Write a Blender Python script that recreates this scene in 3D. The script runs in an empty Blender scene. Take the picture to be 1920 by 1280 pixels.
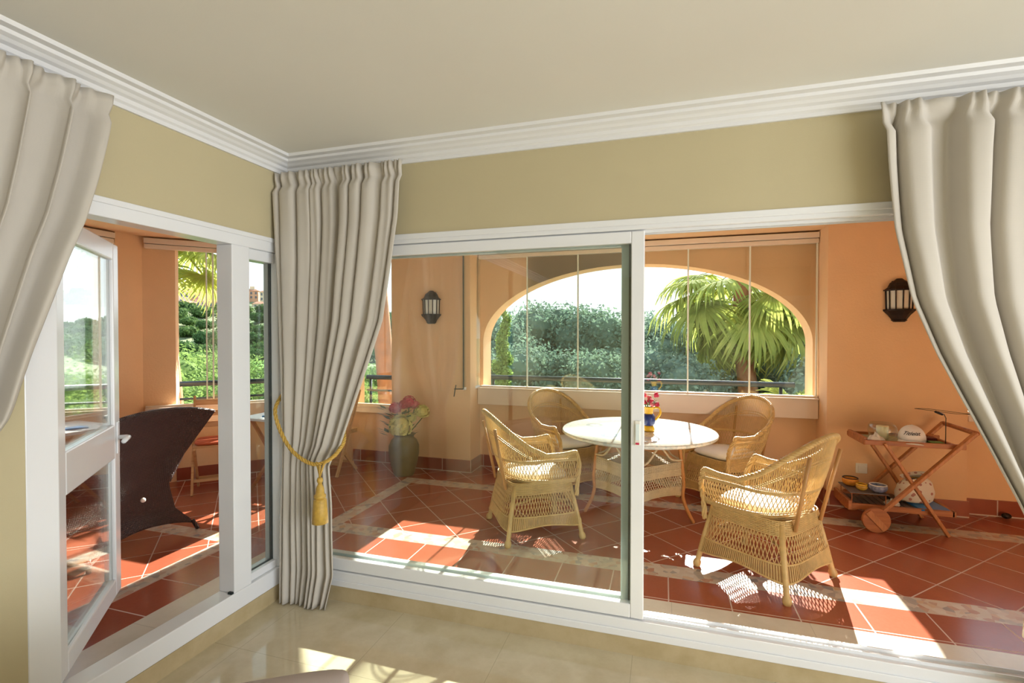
import bpy, math, random
from math import sin, cos, pi, radians, sqrt, atan2
from mathutils import Vector, Matrix, noise
random.seed(7)
C = bpy.context.scene.collection
MATS = {}

# ------------------------------------------------------------------ materials
class NT:
    def __init__(s, name):
        s.m = bpy.data.materials.new(name); s.m.use_nodes = True
        s.t = s.m.node_tree; s.t.nodes.clear()
        s.out = s.n('ShaderNodeOutputMaterial')
    def n(s, typ, **kw):
        o = s.t.nodes.new(typ)
        for k, v in kw.items():
            if k.startswith('i_'):
                o.inputs[k[2:].replace('_', ' ')].default_value = v
            else: setattr(o, k, v)
        return o
    def l(s, a, b): s.t.links.new(a, b)
    def math(s, op, a, b=None, c=None):
        o = s.n('ShaderNodeMath', operation=op)
        for i, v in enumerate((a, b, c)):
            if v is None: continue
            if isinstance(v, (int, float)): o.inputs[i].default_value = v
            else: s.l(v, o.inputs[i])
        return o.outputs[0]
    def mix(s, f, a, b):
        o = s.n('ShaderNodeMix', data_type='RGBA')
        for i, v in ((0, f), (6, a), (7, b)):
            if isinstance(v, (int, float)): o.inputs[i].default_value = v
            elif isinstance(v, tuple): o.inputs[i].default_value = (*v[:3], 1)
            else: s.l(v, o.inputs[i])
        return o.outputs[2]
    def obj(s):
        return s.n('ShaderNodeTexCoord').outputs['Object']
    def noise(s, scale, detail=3, rough=.5, vec=None):
        o = s.n('ShaderNodeTexNoise'); o.inputs['Scale'].default_value = scale
        o.inputs['Detail'].default_value = detail; o.inputs['Roughness'].default_value = rough
        s.l(vec if vec is not None else s.obj(), o.inputs['Vector']); return o.outputs['Fac']
    def ramp(s, f, stops):
        r = s.n('ShaderNodeValToRGB'); e = r.color_ramp.elements
        while len(e) < len(stops): e.new(.5)
        for i, (p, c) in enumerate(stops):
            e[i].position = p; e[i].color = (*c, 1)
        s.l(f, r.inputs[0]); return r.outputs[0]
    def bump(s, h, strength=.3, dist=.01):
        b = s.n('ShaderNodeBump'); b.inputs['Strength'].default_value = strength
        b.inputs['Distance'].default_value = dist; s.l(h, b.inputs['Height']); return b.outputs[0]
    def princ(s, col, rough=.5, metal=0, normal=None, spec=.5, **kw):
        p = s.n('ShaderNodeBsdfPrincipled')
        if isinstance(col, tuple): p.inputs['Base Color'].default_value = (*col[:3], 1)
        else: s.l(col, p.inputs['Base Color'])
        if isinstance(rough, (int, float)): p.inputs['Roughness'].default_value = rough
        else: s.l(rough, p.inputs['Roughness'])
        p.inputs['Metallic'].default_value = metal
        p.inputs['Specular IOR Level'].default_value = spec
        if normal is not None: s.l(normal, p.inputs['Normal'])
        for k, v in kw.items(): p.inputs[k.replace('_', ' ')].default_value = v
        s.l(p.outputs[0], s.out.inputs[0]); return p

def S(r, g, b):
    f = lambda c: (c/255/12.92) if c/255 <= .04045 else ((c/255+.055)/1.055)**2.4
    return (f(r), f(g), f(b))

def plain(name, col, rough=.5, var=.08, scale=6, bump=0, bscale=80, metal=0, spec=.5):
    if name in MATS: return MATS[name]
    t = NT(name)
    f = t.noise(scale)
    d = tuple(max(0, c*(1-var*2)) for c in col); b = tuple(min(1, c*(1+var*2)) for c in col)
    colr = t.mix(f, d, b)
    nm = t.bump(t.noise(bscale, 4), bump, .004) if bump else None
    t.princ(colr, rough, metal, nm, spec)
    MATS[name] = t.m; return t.m

def glass_mat(name, tint, ior=1.5):
    t = NT(name)
    tr = t.n('ShaderNodeBsdfTransparent'); tr.inputs[0].default_value = (*tint, 1)
    gl = t.n('ShaderNodeBsdfGlossy'); gl.inputs[0].default_value = (1, 1, 1, 1); gl.inputs['Roughness'].default_value = .0
    lw = t.n('ShaderNodeLayerWeight'); lw.inputs[0].default_value = .5; f0 = ((ior-1)/(ior+1))**2
    fr = t.math('ADD', t.math('MULTIPLY', t.math('POWER', lw.outputs['Facing'], 5.0), 1-f0), f0)
    mx = t.n('ShaderNodeMixShader'); t.l(fr, mx.inputs[0]); t.l(tr.outputs[0], mx.inputs[1]); t.l(gl.outputs[0], mx.inputs[2])
    t.l(mx.outputs[0], t.out.inputs[0]); MATS[name] = t.m; return t.m

def tile_mat(name, diag):
    t = NT(name)
    sp = t.n('ShaderNodeSeparateXYZ'); t.l(t.obj(), sp.inputs[0])
    x, y = sp.outputs[0], sp.outputs[1]
    if diag:
        a = t.math('DIVIDE', t.math('SUBTRACT', t.math('SUBTRACT', x, y), 2.052), .4638)
        b = t.math('DIVIDE', t.math('SUBTRACT', t.math('ADD', x, y), 1.13), .445); w = .0105
    else:
        a = t.math('DIVIDE', t.math('SUBTRACT', x, .195), .32)
        b = t.math('DIVIDE', t.math('SUBTRACT', y, .4601), .32); w = .011
    def edge(v):
        f = t.math('FRACT', v); g = t.math('SUBTRACT', f, .5); g = t.math('ABSOLUTE', g)
        return t.math('GREATER_THAN', g, .5-w)
    def cell(v): return t.math('FLOOR', v)
    e = t.math('MAXIMUM', edge(a), edge(b))
    cv = t.n('ShaderNodeCombineXYZ'); t.l(cell(a), cv.inputs[0]); t.l(cell(b), cv.inputs[1])
    wn = t.n('ShaderNodeTexWhiteNoise'); wn.noise_dimensions = '3D'; t.l(cv.outputs[0], wn.inputs['Vector'])
    base = t.mix(wn.outputs['Value'], (.33, .085, .046), (.40, .108, .060))
    base = t.mix(t.noise(9, 5, .6), base, (.30, .07, .032))
    base = t.mix(t.math('MULTIPLY', t.noise(60, 3), .35), base, (.44, .15, .09))
    col = t.mix(e, base, (.62, .47, .40))
    h = t.math('ADD', t.math('MULTIPLY', e, -1), t.math('MULTIPLY', t.noise(14, 2), .25))
    t.princ(col, t.math('ADD', .2, t.math('MULTIPLY', e, .4)), 0, t.bump(h, .25, .003), .5)
    MATS[name] = t.m; return t.m

def mosaic_mat():
    t = NT('mosaic_border')
    v = t.n('ShaderNodeTexVoronoi'); v.inputs['Scale'].default_value = 26; t.l(t.obj(), v.inputs['Vector'])
    sp = t.n('ShaderNodeSeparateColor'); t.l(v.outputs['Color'], sp.inputs[0])
    c = t.ramp(sp.outputs[0], [(0, S(196, 178, 160)), (.35, S(214, 205, 192)), (.5, S(172, 112, 84)), (.62, S(212, 200, 182)), (.78, S(112, 112, 122)), (.9, S(206, 196, 180)), (1, S(200, 150, 96))])
    n = t.noise(12, 2)
    c = t.mix(t.math('MULTIPLY', n, .45), c, S(200, 188, 172))
    t.princ(c, .3, 0, t.bump(v.outputs['Distance'], .15, .002))
    MATS['mosaic'] = t.m; return t.m

def marble_mat(name, c1, c2, rough=.12, tile=.6):
    t = NT(name)
    n = t.noise(2.6, 8, .62); n2 = t.noise(9, 6, .65)
    c = t.ramp(n, [(.3, c1), (.5, c2), (.7, c1)])
    c = t.mix(t.math('MULTIPLY', n2, .5), c, tuple(v*.82 for v in c1))
    if tile:
        sp = t.n('ShaderNodeSeparateXYZ'); t.l(t.obj(), sp.inputs[0])
        es = []
        for o, ph in ((0, .15), (1, .1)):
            f = t.math('FRACT', t.math('DIVIDE', t.math('SUBTRACT', sp.outputs[o], ph), tile))
            es.append(t.math('GREATER_THAN', t.math('ABSOLUTE', t.math('SUBTRACT', f, .5)), .4975))
        e = t.math('MAXIMUM', es[0], es[1])
        c = t.mix(t.math('MULTIPLY', e, .45), c, tuple(v*.55 for v in c1))
    t.princ(c, rough, 0, None, .5); MATS[name] = t.m; return t.m

def wood_mat(name, c1, c2, rough=.45, axis=0):
    t = NT(name)
    mp = t.n('ShaderNodeMapping'); s = [14, 14, 14]; s[axis] = 1.5; mp.inputs['Scale'].default_value = s
    t.l(t.obj(), mp.inputs[0]); n = t.noise(3, 5, .6, mp.outputs[0])
    c = t.ramp(n, [(.25, c1), (.75, c2)])
    t.princ(c, rough, 0, t.bump(n, .1, .002)); MATS[name] = t.m; return t.m

def fabric_mat(name, col, rough=.85, trans=.0, fine=500):
    t = NT(name)
    w = t.n('ShaderNodeTexWave'); w.inputs['Scale'].default_value = fine/6; w.bands_direction = 'Z'; t.l(t.obj(), w.inputs[0])
    n = t.noise(fine, 2)
    h = t.math('ADD', t.math('MULTIPLY', w.outputs['Fac'], .5), n)
    c = t.mix(t.noise(3, 3), tuple(v*.93 for v in col), tuple(min(1, v*1.05) for v in col))
    p = t.princ(c, rough, 0, t.bump(h, .12, .001), .2)
    if trans:
        tl = t.n('ShaderNodeBsdfTranslucent'); t.l(c, tl.inputs[0])
        mx = t.n('ShaderNodeMixShader'); mx.inputs[0].default_value = trans
        t.l(p.outputs[0], mx.inputs[1]); t.l(tl.outputs[0], mx.inputs[2]); t.l(mx.outputs[0], t.out.inputs[0])
    MATS[name] = t.m; return t.m

def leaf_mat(name, c1, c2, c3, trans=.3, scale=.7):
    t = NT(name)
    oi = t.n('ShaderNodeObjectInfo')
    f = t.noise(scale, 3)
    c = t.ramp(f, [(.3, c1), (.5, c2), (.72, c3)])
    c = t.mix(t.math('MULTIPLY', oi.outputs['Random'], .55), c, c3)
    g = t.n('ShaderNodeNewGeometry')
    c = t.mix(t.math('MULTIPLY', g.outputs['Random Per Island'], .5), c, c1)
    p = t.princ(c, .85, 0, None, .06)
    tl = t.n('ShaderNodeBsdfTranslucent'); t.l(c, tl.inputs[0])
    mx = t.n('ShaderNodeMixShader'); mx.inputs[0].default_value = trans
    t.l(p.outputs[0], mx.inputs[1]); t.l(tl.outputs[0], mx.inputs[2]); t.l(mx.outputs[0], t.out.inputs[0])
    MATS[name] = t.m; return t.m

def weave_mat(name, c1, c2, su=90, rough=.5):
    t = NT(name)
    w1 = t.n('ShaderNodeTexWave'); w1.bands_direction = 'Y'; w1.inputs['Scale'].default_value = su; t.l(t.obj(), w1.inputs[0])
    w2 = t.n('ShaderNodeTexWave'); w2.bands_direction = 'Z'; w2.inputs['Scale'].default_value = su*.9; t.l(t.obj(), w2.inputs[0])
    h = t.math('MULTIPLY', w1.outputs['Fac'], w2.outputs['Fac'])
    c = t.mix(h, c1, c2)
    t.princ(c, rough, 0, t.bump(h, .8, .006), .6); MATS[name] = t.m; return t.m

M = {}
M['beige'] = plain('beige_paint', S(192, 180, 146), .85, .02, 3, .08, 220)
M['ceil'] = plain('ceiling_paint', S(228, 226, 220), .55, .015, 2, .04, 150)
M['cornice'] = plain('cornice_paint', S(228, 228, 230), .5, .01)
M['orange'] = plain('orange_render', S(234, 193, 150), .9, .04, 3, .35, 60)
M['sill'] = plain('sill_paint', S(232, 215, 200), .6, .02)
M['white'] = plain('white_lacquer', S(232, 233, 236), .18, .01)
M['cream_track'] = plain('cream_track', S(236, 220, 200), .4, .02)
M['alu'] = plain('grey_aluminium', S(222, 234, 236), .4, .01)
M['dark'] = plain('dark_rubber', S(28, 38, 38), .5, .05)
M['glass'] = glass_mat('clear_glass', (.945, .96, .945))
M['dglass'] = glass_mat('double_glass', (.95, .975, .96))
M['edge'] = plain('glass_edge_strip', S(235, 238, 225), .25, .02)
M['diag'] = tile_mat('terracotta_diagonal', True)
M['strt'] = tile_mat('terracotta_straight', False)
M['mosaic'] = mosaic_mat()
M['marble'] = marble_mat('cream_marble', S(196, 182, 150), S(218, 207, 180), .06, .6)
M['marble_curb'] = marble_mat('cream_marble_curb', S(176, 156, 116), S(200, 182, 146), .3, 0)
M['stone'] = marble_mat('threshold_marble', S(214, 206, 190), S(228, 222, 208), .25, .66)
M['skirt'] = None
M['curtain'] = fabric_mat('cream_curtain_cloth', S(206, 199, 189), .85, .12)
M['gold'] = plain('gold_cord', S(196, 158, 70), .45, .15, 60, .3, 300)
M['wicker'] = plain('honey_wicker', S(208, 172, 110), .45, .14, 25)
M['wickerd'] = plain('honey_wicker_pole_gap_shade', S(188, 140, 84), .45, .1, 25)
M['cushion'] = fabric_mat('white_cushion', S(232, 228, 222))
M['greywick'] = plain('pale_wicker', S(222, 208, 180), .5, .1, 25)
M['cane'] = plain('cane_leg', S(196, 136, 78), .4, .1, 20)
M['brown'] = weave_mat('dark_brown_weave', S(38, 22, 20), S(92, 66, 62), 30, .32)
M['teak'] = wood_mat('teak', S(140, 78, 40), S(190, 118, 66))
M['teakz'] = wood_mat('teak_upright', S(150, 88, 46), S(206, 138, 84), .45, 2)
M['acacia'] = wood_mat('acacia', S(190, 140, 92), S(222, 180, 130))
M['iron'] = plain('dark_bronze', S(42, 32, 28), .45, .2, 30, .3, 120, .4)
M['rail'] = plain('dark_green_railing', S(28, 44, 52), .35, .05, metal=.2)
M['frost'] = plain('frosted_lamp_glass', S(225, 222, 210), .25, .03)
M['trunk'] = plain('palm_trunk_bark', S(165, 108, 68), .9, .25, 8, .9, 9)
M['bark'] = plain('tree_bark', S(90, 75, 60), .9, .2)
M['palm'] = leaf_mat('palm_frond', S(120, 138, 62), S(158, 172, 84), S(205, 206, 118), .5, 1.5)
M['leafA'] = leaf_mat('bluegreen_leaves', S(88, 110, 96), S(116, 140, 120), S(148, 168, 142), .35, 1.2)
M['leafB'] = leaf_mat('bright_leaves', S(82, 108, 58), S(118, 145, 76), S(168, 186, 110), .4, 1.2)
M['leafP'] = leaf_mat('pine_leaves', S(50, 76, 48), S(78, 106, 60), S(122, 142, 74), .25, .08)
M['grass'] = plain('hill_scrub', S(112, 122, 82), .95, .25, .12)
M['golf'] = plain('fairway_grass', S(120, 175, 70), .9, .08, .3)
M['pinkwall'] = plain('pink_render', S(226, 172, 140), .9, .06, .5)
M['creamwall'] = plain('cream_render', S(232, 208, 180), .9, .06, .5)
M['rooft'] = plain('roof_tiles', S(178, 120, 96), .9, .1, .8)
M['win'] = plain('far_window', S(90, 95, 110), .3, .1)
M['red'] = plain('rose_red', S(200, 40, 80), .6, .2, 40)
M['pink'] = plain('pink_petals', S(225, 120, 130), .6, .2, 40)
M['yellowf'] = plain('cream_yellow_petals', S(222, 214, 140), .7, .12, 40)
M['greenleaf'] = plain('vase_leaves', S(70, 100, 62), .6, .2, 30)
M['yellow'] = plain('yellow_glaze', S(232, 180, 40), .2, .06)
M['blue'] = plain('blue_glaze', S(40, 58, 120), .2, .1, 50)
M['bronzew'] = plain('olive_vase_glaze', S(112, 96, 58), .4, .2, 18, .4, 60)
M['capw'] = fabric_mat('white_cap_cloth', S(236, 234, 236))
M['navy'] = plain('navy_stitching', S(22, 24, 44), .7, .05)
M['wax'] = plain('cream_wax', S(238, 226, 190), .5, .03)
M['plastic'] = plain('white_plastic', S(236, 232, 222), .35, .01)
M['tray'] = plain('grey_slats', S(108, 96, 92), .6, .2, 40)
M['bluebook'] = plain('blue_cover', S(40, 130, 205), .3, .05)
M['black'] = plain('black_cover', S(26, 24, 28), .4, .1)
M['green'] = plain('green_cloth', S(110, 145, 70), .8, .1, 30)
M['tray_glass'] = plain('tray_mat', S(186, 200, 176), .2, .05)
M['mauve'] = fabric_mat('mauve_grey_upholstery', S(176, 162, 156))
M['steel'] = plain('brushed_steel', S(190, 190, 190), .3, .05, metal=.9)

def skirt_mat():
    t = NT('terracotta_skirting')
    sp = t.n('ShaderNodeSeparateXYZ'); t.l(t.obj(), sp.inputs[0])
    a = t.math('FRACT', t.math('DIVIDE', t.math('ADD', sp.outputs[0], sp.outputs[1]), .325))
    e = t.math('GREATER_THAN', a, .975)
    z = t.math('LESS_THAN', sp.outputs[2], .06)
    e = t.math('MAXIMUM', e, z)
    c = t.mix(e, t.mix(t.noise(8), (.26, .055, .028), (.36, .085, .04)), (.62, .5, .44))
    t.princ(c, .3); return t.m
M['skirt'] = skirt_mat()

def mosaic_top():
    t = NT('table_mosaic')
    v = t.n('ShaderNodeTexVoronoi'); v.inputs['Scale'].default_value = 55; t.l(t.obj(), v.inputs['Vector'])
    sp = t.n('ShaderNodeSeparateColor'); t.l(v.outputs['Color'], sp.inputs[0])
    c = t.ramp(sp.outputs[1], [(0, S(198, 206, 205)), (.5, S(226, 226, 220)), (1, S(236, 232, 222))])
    l = t.n('ShaderNodeVectorMath', operation='LENGTH'); t.l(t.obj(), l.inputs[0])
    for q in range(5):
        cx_, cy_ = .36*cos(q*2*pi/5+.4), .36*sin(q*2*pi/5+.4)
        s2 = t.n('ShaderNodeVectorMath', operation='SUBTRACT'); t.l(t.obj(), s2.inputs[0]); s2.inputs[1].default_value = (cx_, cy_, .75)
        l2 = t.n('ShaderNodeVectorMath', operation='LENGTH'); t.l(s2.outputs[0], l2.inputs[0])
        ring = t.math('LESS_THAN', t.math('ABSOLUTE', t.math('SUBTRACT', l2.outputs[1], .075)), .012)
        c = t.mix(t.math('MULTIPLY', ring, .6), c, S(120, 140, 160))
    t.princ(c, .12, 0, t.bump(v.outputs['Distance'], .05, .001)); return t.m
M['tabletop'] = mosaic_top()

# ------------------------------------------------------------------ mesh builder
class MB:
    def __init__(s): s.v = []; s.f = []; s.mi = []; s.cur = 0
    def add(s, vs, fs):
        o = len(s.v); s.v += [tuple(p) for p in vs]
        for f in fs: s.f.append([i+o for i in f]); s.mi.append(s.cur)
    def box(s, x0, x1, y0, y1, z0, z1):
        vs = [(x, y, z) for z in (z0, z1) for y in (y0, y1) for x in (x0, x1)]
        s.add(vs, [(0, 2, 3, 1), (4, 5, 7, 6), (0, 1, 5, 4), (2, 6, 7, 3), (0, 4, 6, 2), (1, 3, 7, 5)]); return s
    def obox(s, a, b, w, h, up=(0, 0, 1)):
        # box bar from a to b, width w (sideways), height h (along up)
        a = Vector(a); b = Vector(b); d = (b-a).normalized(); u = Vector(up)
        sd = d.cross(u)
        if sd.length < 1e-5: sd = Vector((1, 0, 0))
        sd.normalize(); u = sd.cross(d).normalized()
        vs = [p+sd*(i*w/2)+u*(j*h/2) for p in (a, b) for j in (-1, 1) for i in (-1, 1)]
        s.add(vs, [(0, 2, 3, 1), (4, 5, 7, 6), (0, 1, 5, 4), (2, 6, 7, 3), (0, 4, 6, 2), (1, 3, 7, 5)]); return s
    def prism(s, poly, z0, z1):
        n = len(poly)
        vs = [(x, y, z0) for x, y in poly]+[(x, y, z1) for x, y in poly]
        s.add(vs, [tuple(range(n))[::-1], tuple(range(n, 2*n))]+[(i, (i+1) % n, n+(i+1) % n, n+i) for i in range(n)]); return s
    def sweep(s, prof, path, closed=False):
        """prof: (side, up) points closed ring; path list of (pos, side, up)"""
        n = len(prof); vs = []
        for p, sd, up in path:
            for a, b in prof: vs.append(Vector(p)+Vector(sd)*a+Vector(up)*b)
        fs = []; m = len(path)
        for i in range(m-1):
            for j in range(n): fs.append((i*n+j, i*n+(j+1) % n, (i+1)*n+(j+1) % n, (i+1)*n+j))
        fs.append(tuple(range(n))[::-1]); fs.append(tuple(range((m-1)*n, m*n)))
        s.add(vs, fs); return s
    def tube(s, pts, r, n=6, cap=True, closed=False):
        pts = [Vector(p) for p in pts]; m = len(pts)
        if not isinstance(r, (list, tuple)): r = [r]*m
        vs = []; prev = None
        for i, p in enumerate(pts):
            if closed: d = pts[(i+1) % m]-pts[i-1]
            else: d = pts[min(i+1, m-1)]-pts[max(i-1, 0)]
            if d.length < 1e-9: d = Vector((0, 0, 1))
            d.normalize()
            if prev is None:
                a = d.cross(Vector((0, 0, 1)))
                if a.length < .05: a = d.cross(Vector((0, 1, 0)))
            else: a = prev-d*prev.dot(d)
            a.normalize(); prev = a; b = d.cross(a)
            for k in range(n):
                t = 2*pi*k/n; vs.append(p+(a*cos(t)+b*sin(t))*r[i])
        fs = []
        for i in range(m if closed else m-1):
            j2 = (i+1) % m
            for k in range(n): fs.append((i*n+k, i*n+(k+1) % n, j2*n+(k+1) % n, j2*n+k))
        if cap and not closed: fs.append(tuple(range(n))[::-1]); fs.append(tuple(range((m-1)*n, m*n)))
        s.add(vs, fs); return s
    def lathe(s, prof, n=24, c=(0, 0, 0), wob=None):
        vs = []; m = len(prof)
        for r, z in prof:
            for k in range(n):
                t = 2*pi*k/n; rr = r*(wob(t, z) if wob else 1)
                vs.append((c[0]+rr*cos(t), c[1]+rr*sin(t), c[2]+z))
        fs = [(i*n+k, i*n+(k+1) % n, (i+1)*n+(k+1) % n, (i+1)*n+k) for i in range(m-1) for k in range(n)]
        fs.append(tuple(range(n))[::-1]); fs.append(tuple(range((m-1)*n, m*n)))
        s.add(vs, fs); return s
    def grid(s, fn, nu, nv, cu=False):
        vs = [fn(i/nu, j/nv) for j in range(nv+1) for i in range(nu if cu else nu+1)]
        w = nu if cu else nu+1
        fs = [(j*w+i, j*w+(i+1) % w, (j+1)*w+(i+1) % w, (j+1)*w+i) for j in range(nv) for i in range(nu)]
        s.add(vs, fs); return s
    def ball(s, c, r, n=8, m=6, sq=(1, 1, 1)):
        prof = [(sin(pi*j/m), -cos(pi*j/m)) for j in range(m+1)]
        vs = [(c[0]+r*sq[0]*max(a, .001)*cos(2*pi*k/n), c[1]+r*sq[1]*max(a, .001)*sin(2*pi*k/n), c[2]+r*sq[2]*b) for a, b in prof for k in range(n)]
        s.add(vs, [(i*n+k, i*n+(k+1) % n, (i+1)*n+(k+1) % n, (i+1)*n+k) for i in range(m) for k in range(n)]); return s
    def mesh(s, name, mats, smooth):
        me = bpy.data.meshes.new(name); me.from_pydata(s.v, [], s.f)
        for m in (mats if isinstance(mats, (list, tuple)) else [mats]): me.materials.append(m)
        if s.cur or any(s.mi): me.polygons.foreach_set('material_index', s.mi)
        me.polygons.foreach_set('use_smooth', [smooth]*len(me.polygons)); me.update(); return me
    def build(s, name, mats, parent=None, smooth=False, bevel=0, solid=0):
        o = bpy.data.objects.new(name, s.mesh(name, mats, smooth)); C.objects.link(o)
        if parent is not None: o.parent = parent
        if solid:
            m = o.modifiers.new('s', 'SOLIDIFY'); m.thickness = solid; m.offset = 0
        if bevel:
            m = o.modifiers.new('b', 'BEVEL'); m.width = bevel; m.segments = 2; m.limit_method = 'ANGLE'
        return o

def thing(name, label, cat, loc=(0, 0, 0), rz=0, group=None):
    o = bpy.data.objects.new(name, None); C.objects.link(o); o.empty_display_size = .1
    o.location = loc; o.rotation_euler = (0, 0, rz); return tag(o, label, cat, group)
def tag(o, label, cat, group=None, kind=None):
    o['label'] = label; o['category'] = cat
    if group: o['group'] = group
    if kind: o['kind'] = kind
    return o
def struct(o): o['kind'] = 'structure'; return o
def sthing(name):
    o = bpy.data.objects.new(name, None); C.objects.link(o); o['kind'] = 'structure'; return o
def copy_tree(o, parent=None):
    c = o.copy(); C.objects.link(c)
    if parent is not None: c.parent = parent
    for ch in list(o.children): copy_tree(ch, c)
    return c
def lerp(a, b, t): return a+(b-a)*t
def interp(tab, x):
    if x <= tab[0][0]: return tab[0][1]
    for (a, va), (b, vb) in zip(tab, tab[1:]):
        if x <= b: return lerp(va, vb, (x-a)/(b-a))
    return tab[-1][1]
def smooth(t): t = max(0, min(1, t)); return t*t*(3-2*t)
def spline(pts, n=8):
    P = [Vector(p) for p in pts]; out = []
    for i in range(len(P)-1):
        p0 = P[max(i-1, 0)]; p1 = P[i]; p2 = P[i+1]; p3 = P[min(i+2, len(P)-1)]
        for k in range(n):
            t = k/n; out.append(.5*((2*p1)+(p2-p0)*t+(2*p0-5*p1+4*p2-p3)*t*t+(3*p1-p0-3*p2+p3)*t**3))
    out.append(P[-1]); return out
TZ = .05

# ------------------------------------------------------------------ camera
FPX = 925.0; CAM = Vector((2.084, -2.352, 1.5)); HD = radians(107.1); PT = radians(-.8)
cd = bpy.data.cameras.new('camera'); cd.sensor_width = 36; cd.lens = FPX/1920*36; cd.clip_end = 2000; cd.clip_start = .03
cam = bpy.data.objects.new('camera', cd); C.objects.link(cam); cam.location = CAM
cam.rotation_euler = (pi/2+PT, 0, HD-pi/2); bpy.context.scene.camera = cam
def place(u, dist):
    """ground position in the direction seen at image column u, at a horizontal distance"""
    a = HD-math.atan((u-960)/FPX); return (CAM.x+dist*cos(a), CAM.y+dist*sin(a))
def zat(u, v, dist):
    a = math.atan((u-960)/FPX); dep = dist*cos(a); return 1.5+(627-v)/FPX*dep

# ------------------------------------------------------------------ room shell
def wall_box(name, boxes, mat):
    b = MB()
    for x in boxes: b.box(*x)
    return struct(b.build(name, mat))
RX, RY = 6.6, -6.4
struct(MB().box(-.0, RX+.1, RY-.1, -.0, -.12, 0).build('floor', M['marble']))
struct(MB().box(-.12, RX+.2, RY-.2, .1, 2.5, 2.62).build('ceiling', M['ceil']))
# wall left (x=0) : opening y -1.235..0 , z .085..2.035
wall_box('wall_left', [(-.1, 0, RY, -1.235, 0, 2.5), (-.1, 0, -1.235, -.0, 2.035, 2.5)], M['beige'])
wall_box('wall_left_outer_face', [(-.16, -.1, RY, -1.235, 0, 2.6), (-.16, -.1, -1.235, .0, 2.035, 2.6)], M['orange'])
# wall far (y=0) : opening x 0..4.6
wall_box('wall_far', [(-.1, RX, 0, .1, 2.035, 2.5), (4.6, RX, 0, .1, 0, 2.035)], M['beige'])
wall_box('wall_far_outer_face', [(-.16, RX, .1, .16, 2.035, 2.6), (4.6, RX, .1, .16, 0, 2.035)], M['orange'])
# other walls, right one with a wide opening added for the fill light
wall_box('wall_right', [(RX, RX+.1, RY, -6.0, 0, 2.5), (RX, RX+.1, -1.0, .1, 0, 2.5), (RX, RX+.1, -6.0, -1.0, 2.3, 2.5), (RX, RX+.1, -6.0, -1.0, 0, .2)], M['beige'])
wall_box('wall_rear', [(0, RX, RY-.1, RY, 0, 2.5)], M['beige'])
# curbs
struct(MB().box(0, RX, 0, .1, 0, .085).build('trim_1', M['marble_curb']))
struct(MB().box(-.1, 0, -1.235, 0, 0, .085).build('trim_2', M['marble_curb']))
# cornice
prof = [(0, 2.405), (.012, 2.405), (.012, 2.422), (.022, 2.43), (.026, 2.445), (.04, 2.452), (.05, 2.462), (.066, 2.47), (.07, 2.482), (.095, 2.486), (.1, 2.5), (0, 2.5)]
b = MB(); n = len(prof); cv = []
# mitred at corner: left run (y from RY to 0) and far run (x 0..RX)
for d, z in prof: cv.append((d, RY, z))
for d, z in prof: cv.append((d, -d, z))
for d, z in prof: cv.append((RX, -d, z))
fs = [(i*n+j, i*n+(j+1) % n, (i+1)*n+(j+1) % n, (i+1)*n+j) for i in range(2) for j in range(n)]
b.add(cv, fs); struct(b.build('trim_3', M['cornice']))

# ------------------------------------------------------------------ terrace shell
# floor with cells per material
xs = [-3.6, -2.42, -2.28, -.885, -.77, -.46, -.40, -.27, -.1, 0, 6.4]; ys = [-4.2, -2.2, 0, .1, .33, .44, .47, .72, .885, 1.95, 2.11, 2.95]
b = MB()
for i in range(len(xs)-1):
    for j in range(len(ys)-1):
        x0, x1, y0, y1 = xs[i], xs[i+1], ys[j], ys[j+1]; x = (x0+x1)/2; y = (y0+y1)/2
        if x > -.1 and y < .1: continue
        if x > 0 and y < .1: continue
        k = 0
        if x > -.46 and y < .44: k = 3
        elif (x > -.46 and y < .72) or (-.77 < x < -.46 and y < .72): k = 1
        elif x > -.40 and .72 < y < .885: k = 2
        elif -.40 < x < -.27 and .885 < y < 1.95: k = 2
        elif x > -.40 and 1.95 < y < 2.11: k = 2
        elif -.885 < x < -.77 and y < .47: k = 2
        elif -2.42 < x < -.77 and .33 < y < .47: k = 2
        elif -2.42 < x < -2.28 and y < .47: k = 2
        b.cur = k; b.box(x0, x1, y0, y1, TZ-.15, TZ)
b.cur = 3
struct(b.build('floor_terrace', [M['diag'], M['strt'], M['mosaic'], M['stone']]))
struct(MB().prism([(-3.3, -4.2), (-.1, -4.2), (-.1, .1), (6.4, .1), (6.4, 3.0), (-1.45, 3.0), (-3.3, 1.15)], 2.43, 2.56).build('ceiling_terrace', M['orange']))
# arch wall (y 2.72..2.97), x .15 - 3.42
AX0, AX1, AZ = .187, 3.38, 1.42; ac = (AX0+AX1)/2; aa = (AX1-AX0)/2; ab = .785; SILLZ = .92
YA, YB = 2.74, 2.99
poly = [(.0, TZ-.1), (3.6, TZ-.1), (3.6, 2.5), (.0, 2.5)]
hole = [(AX0, SILLZ-.02), (AX0, AZ)]+[(ac-aa*cos(pi*k/48), AZ+ab*sin(pi*k/48)) for k in range(1, 48)]+[(AX1, AZ), (AX1, SILLZ-.02)]
b = MB()
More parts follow.
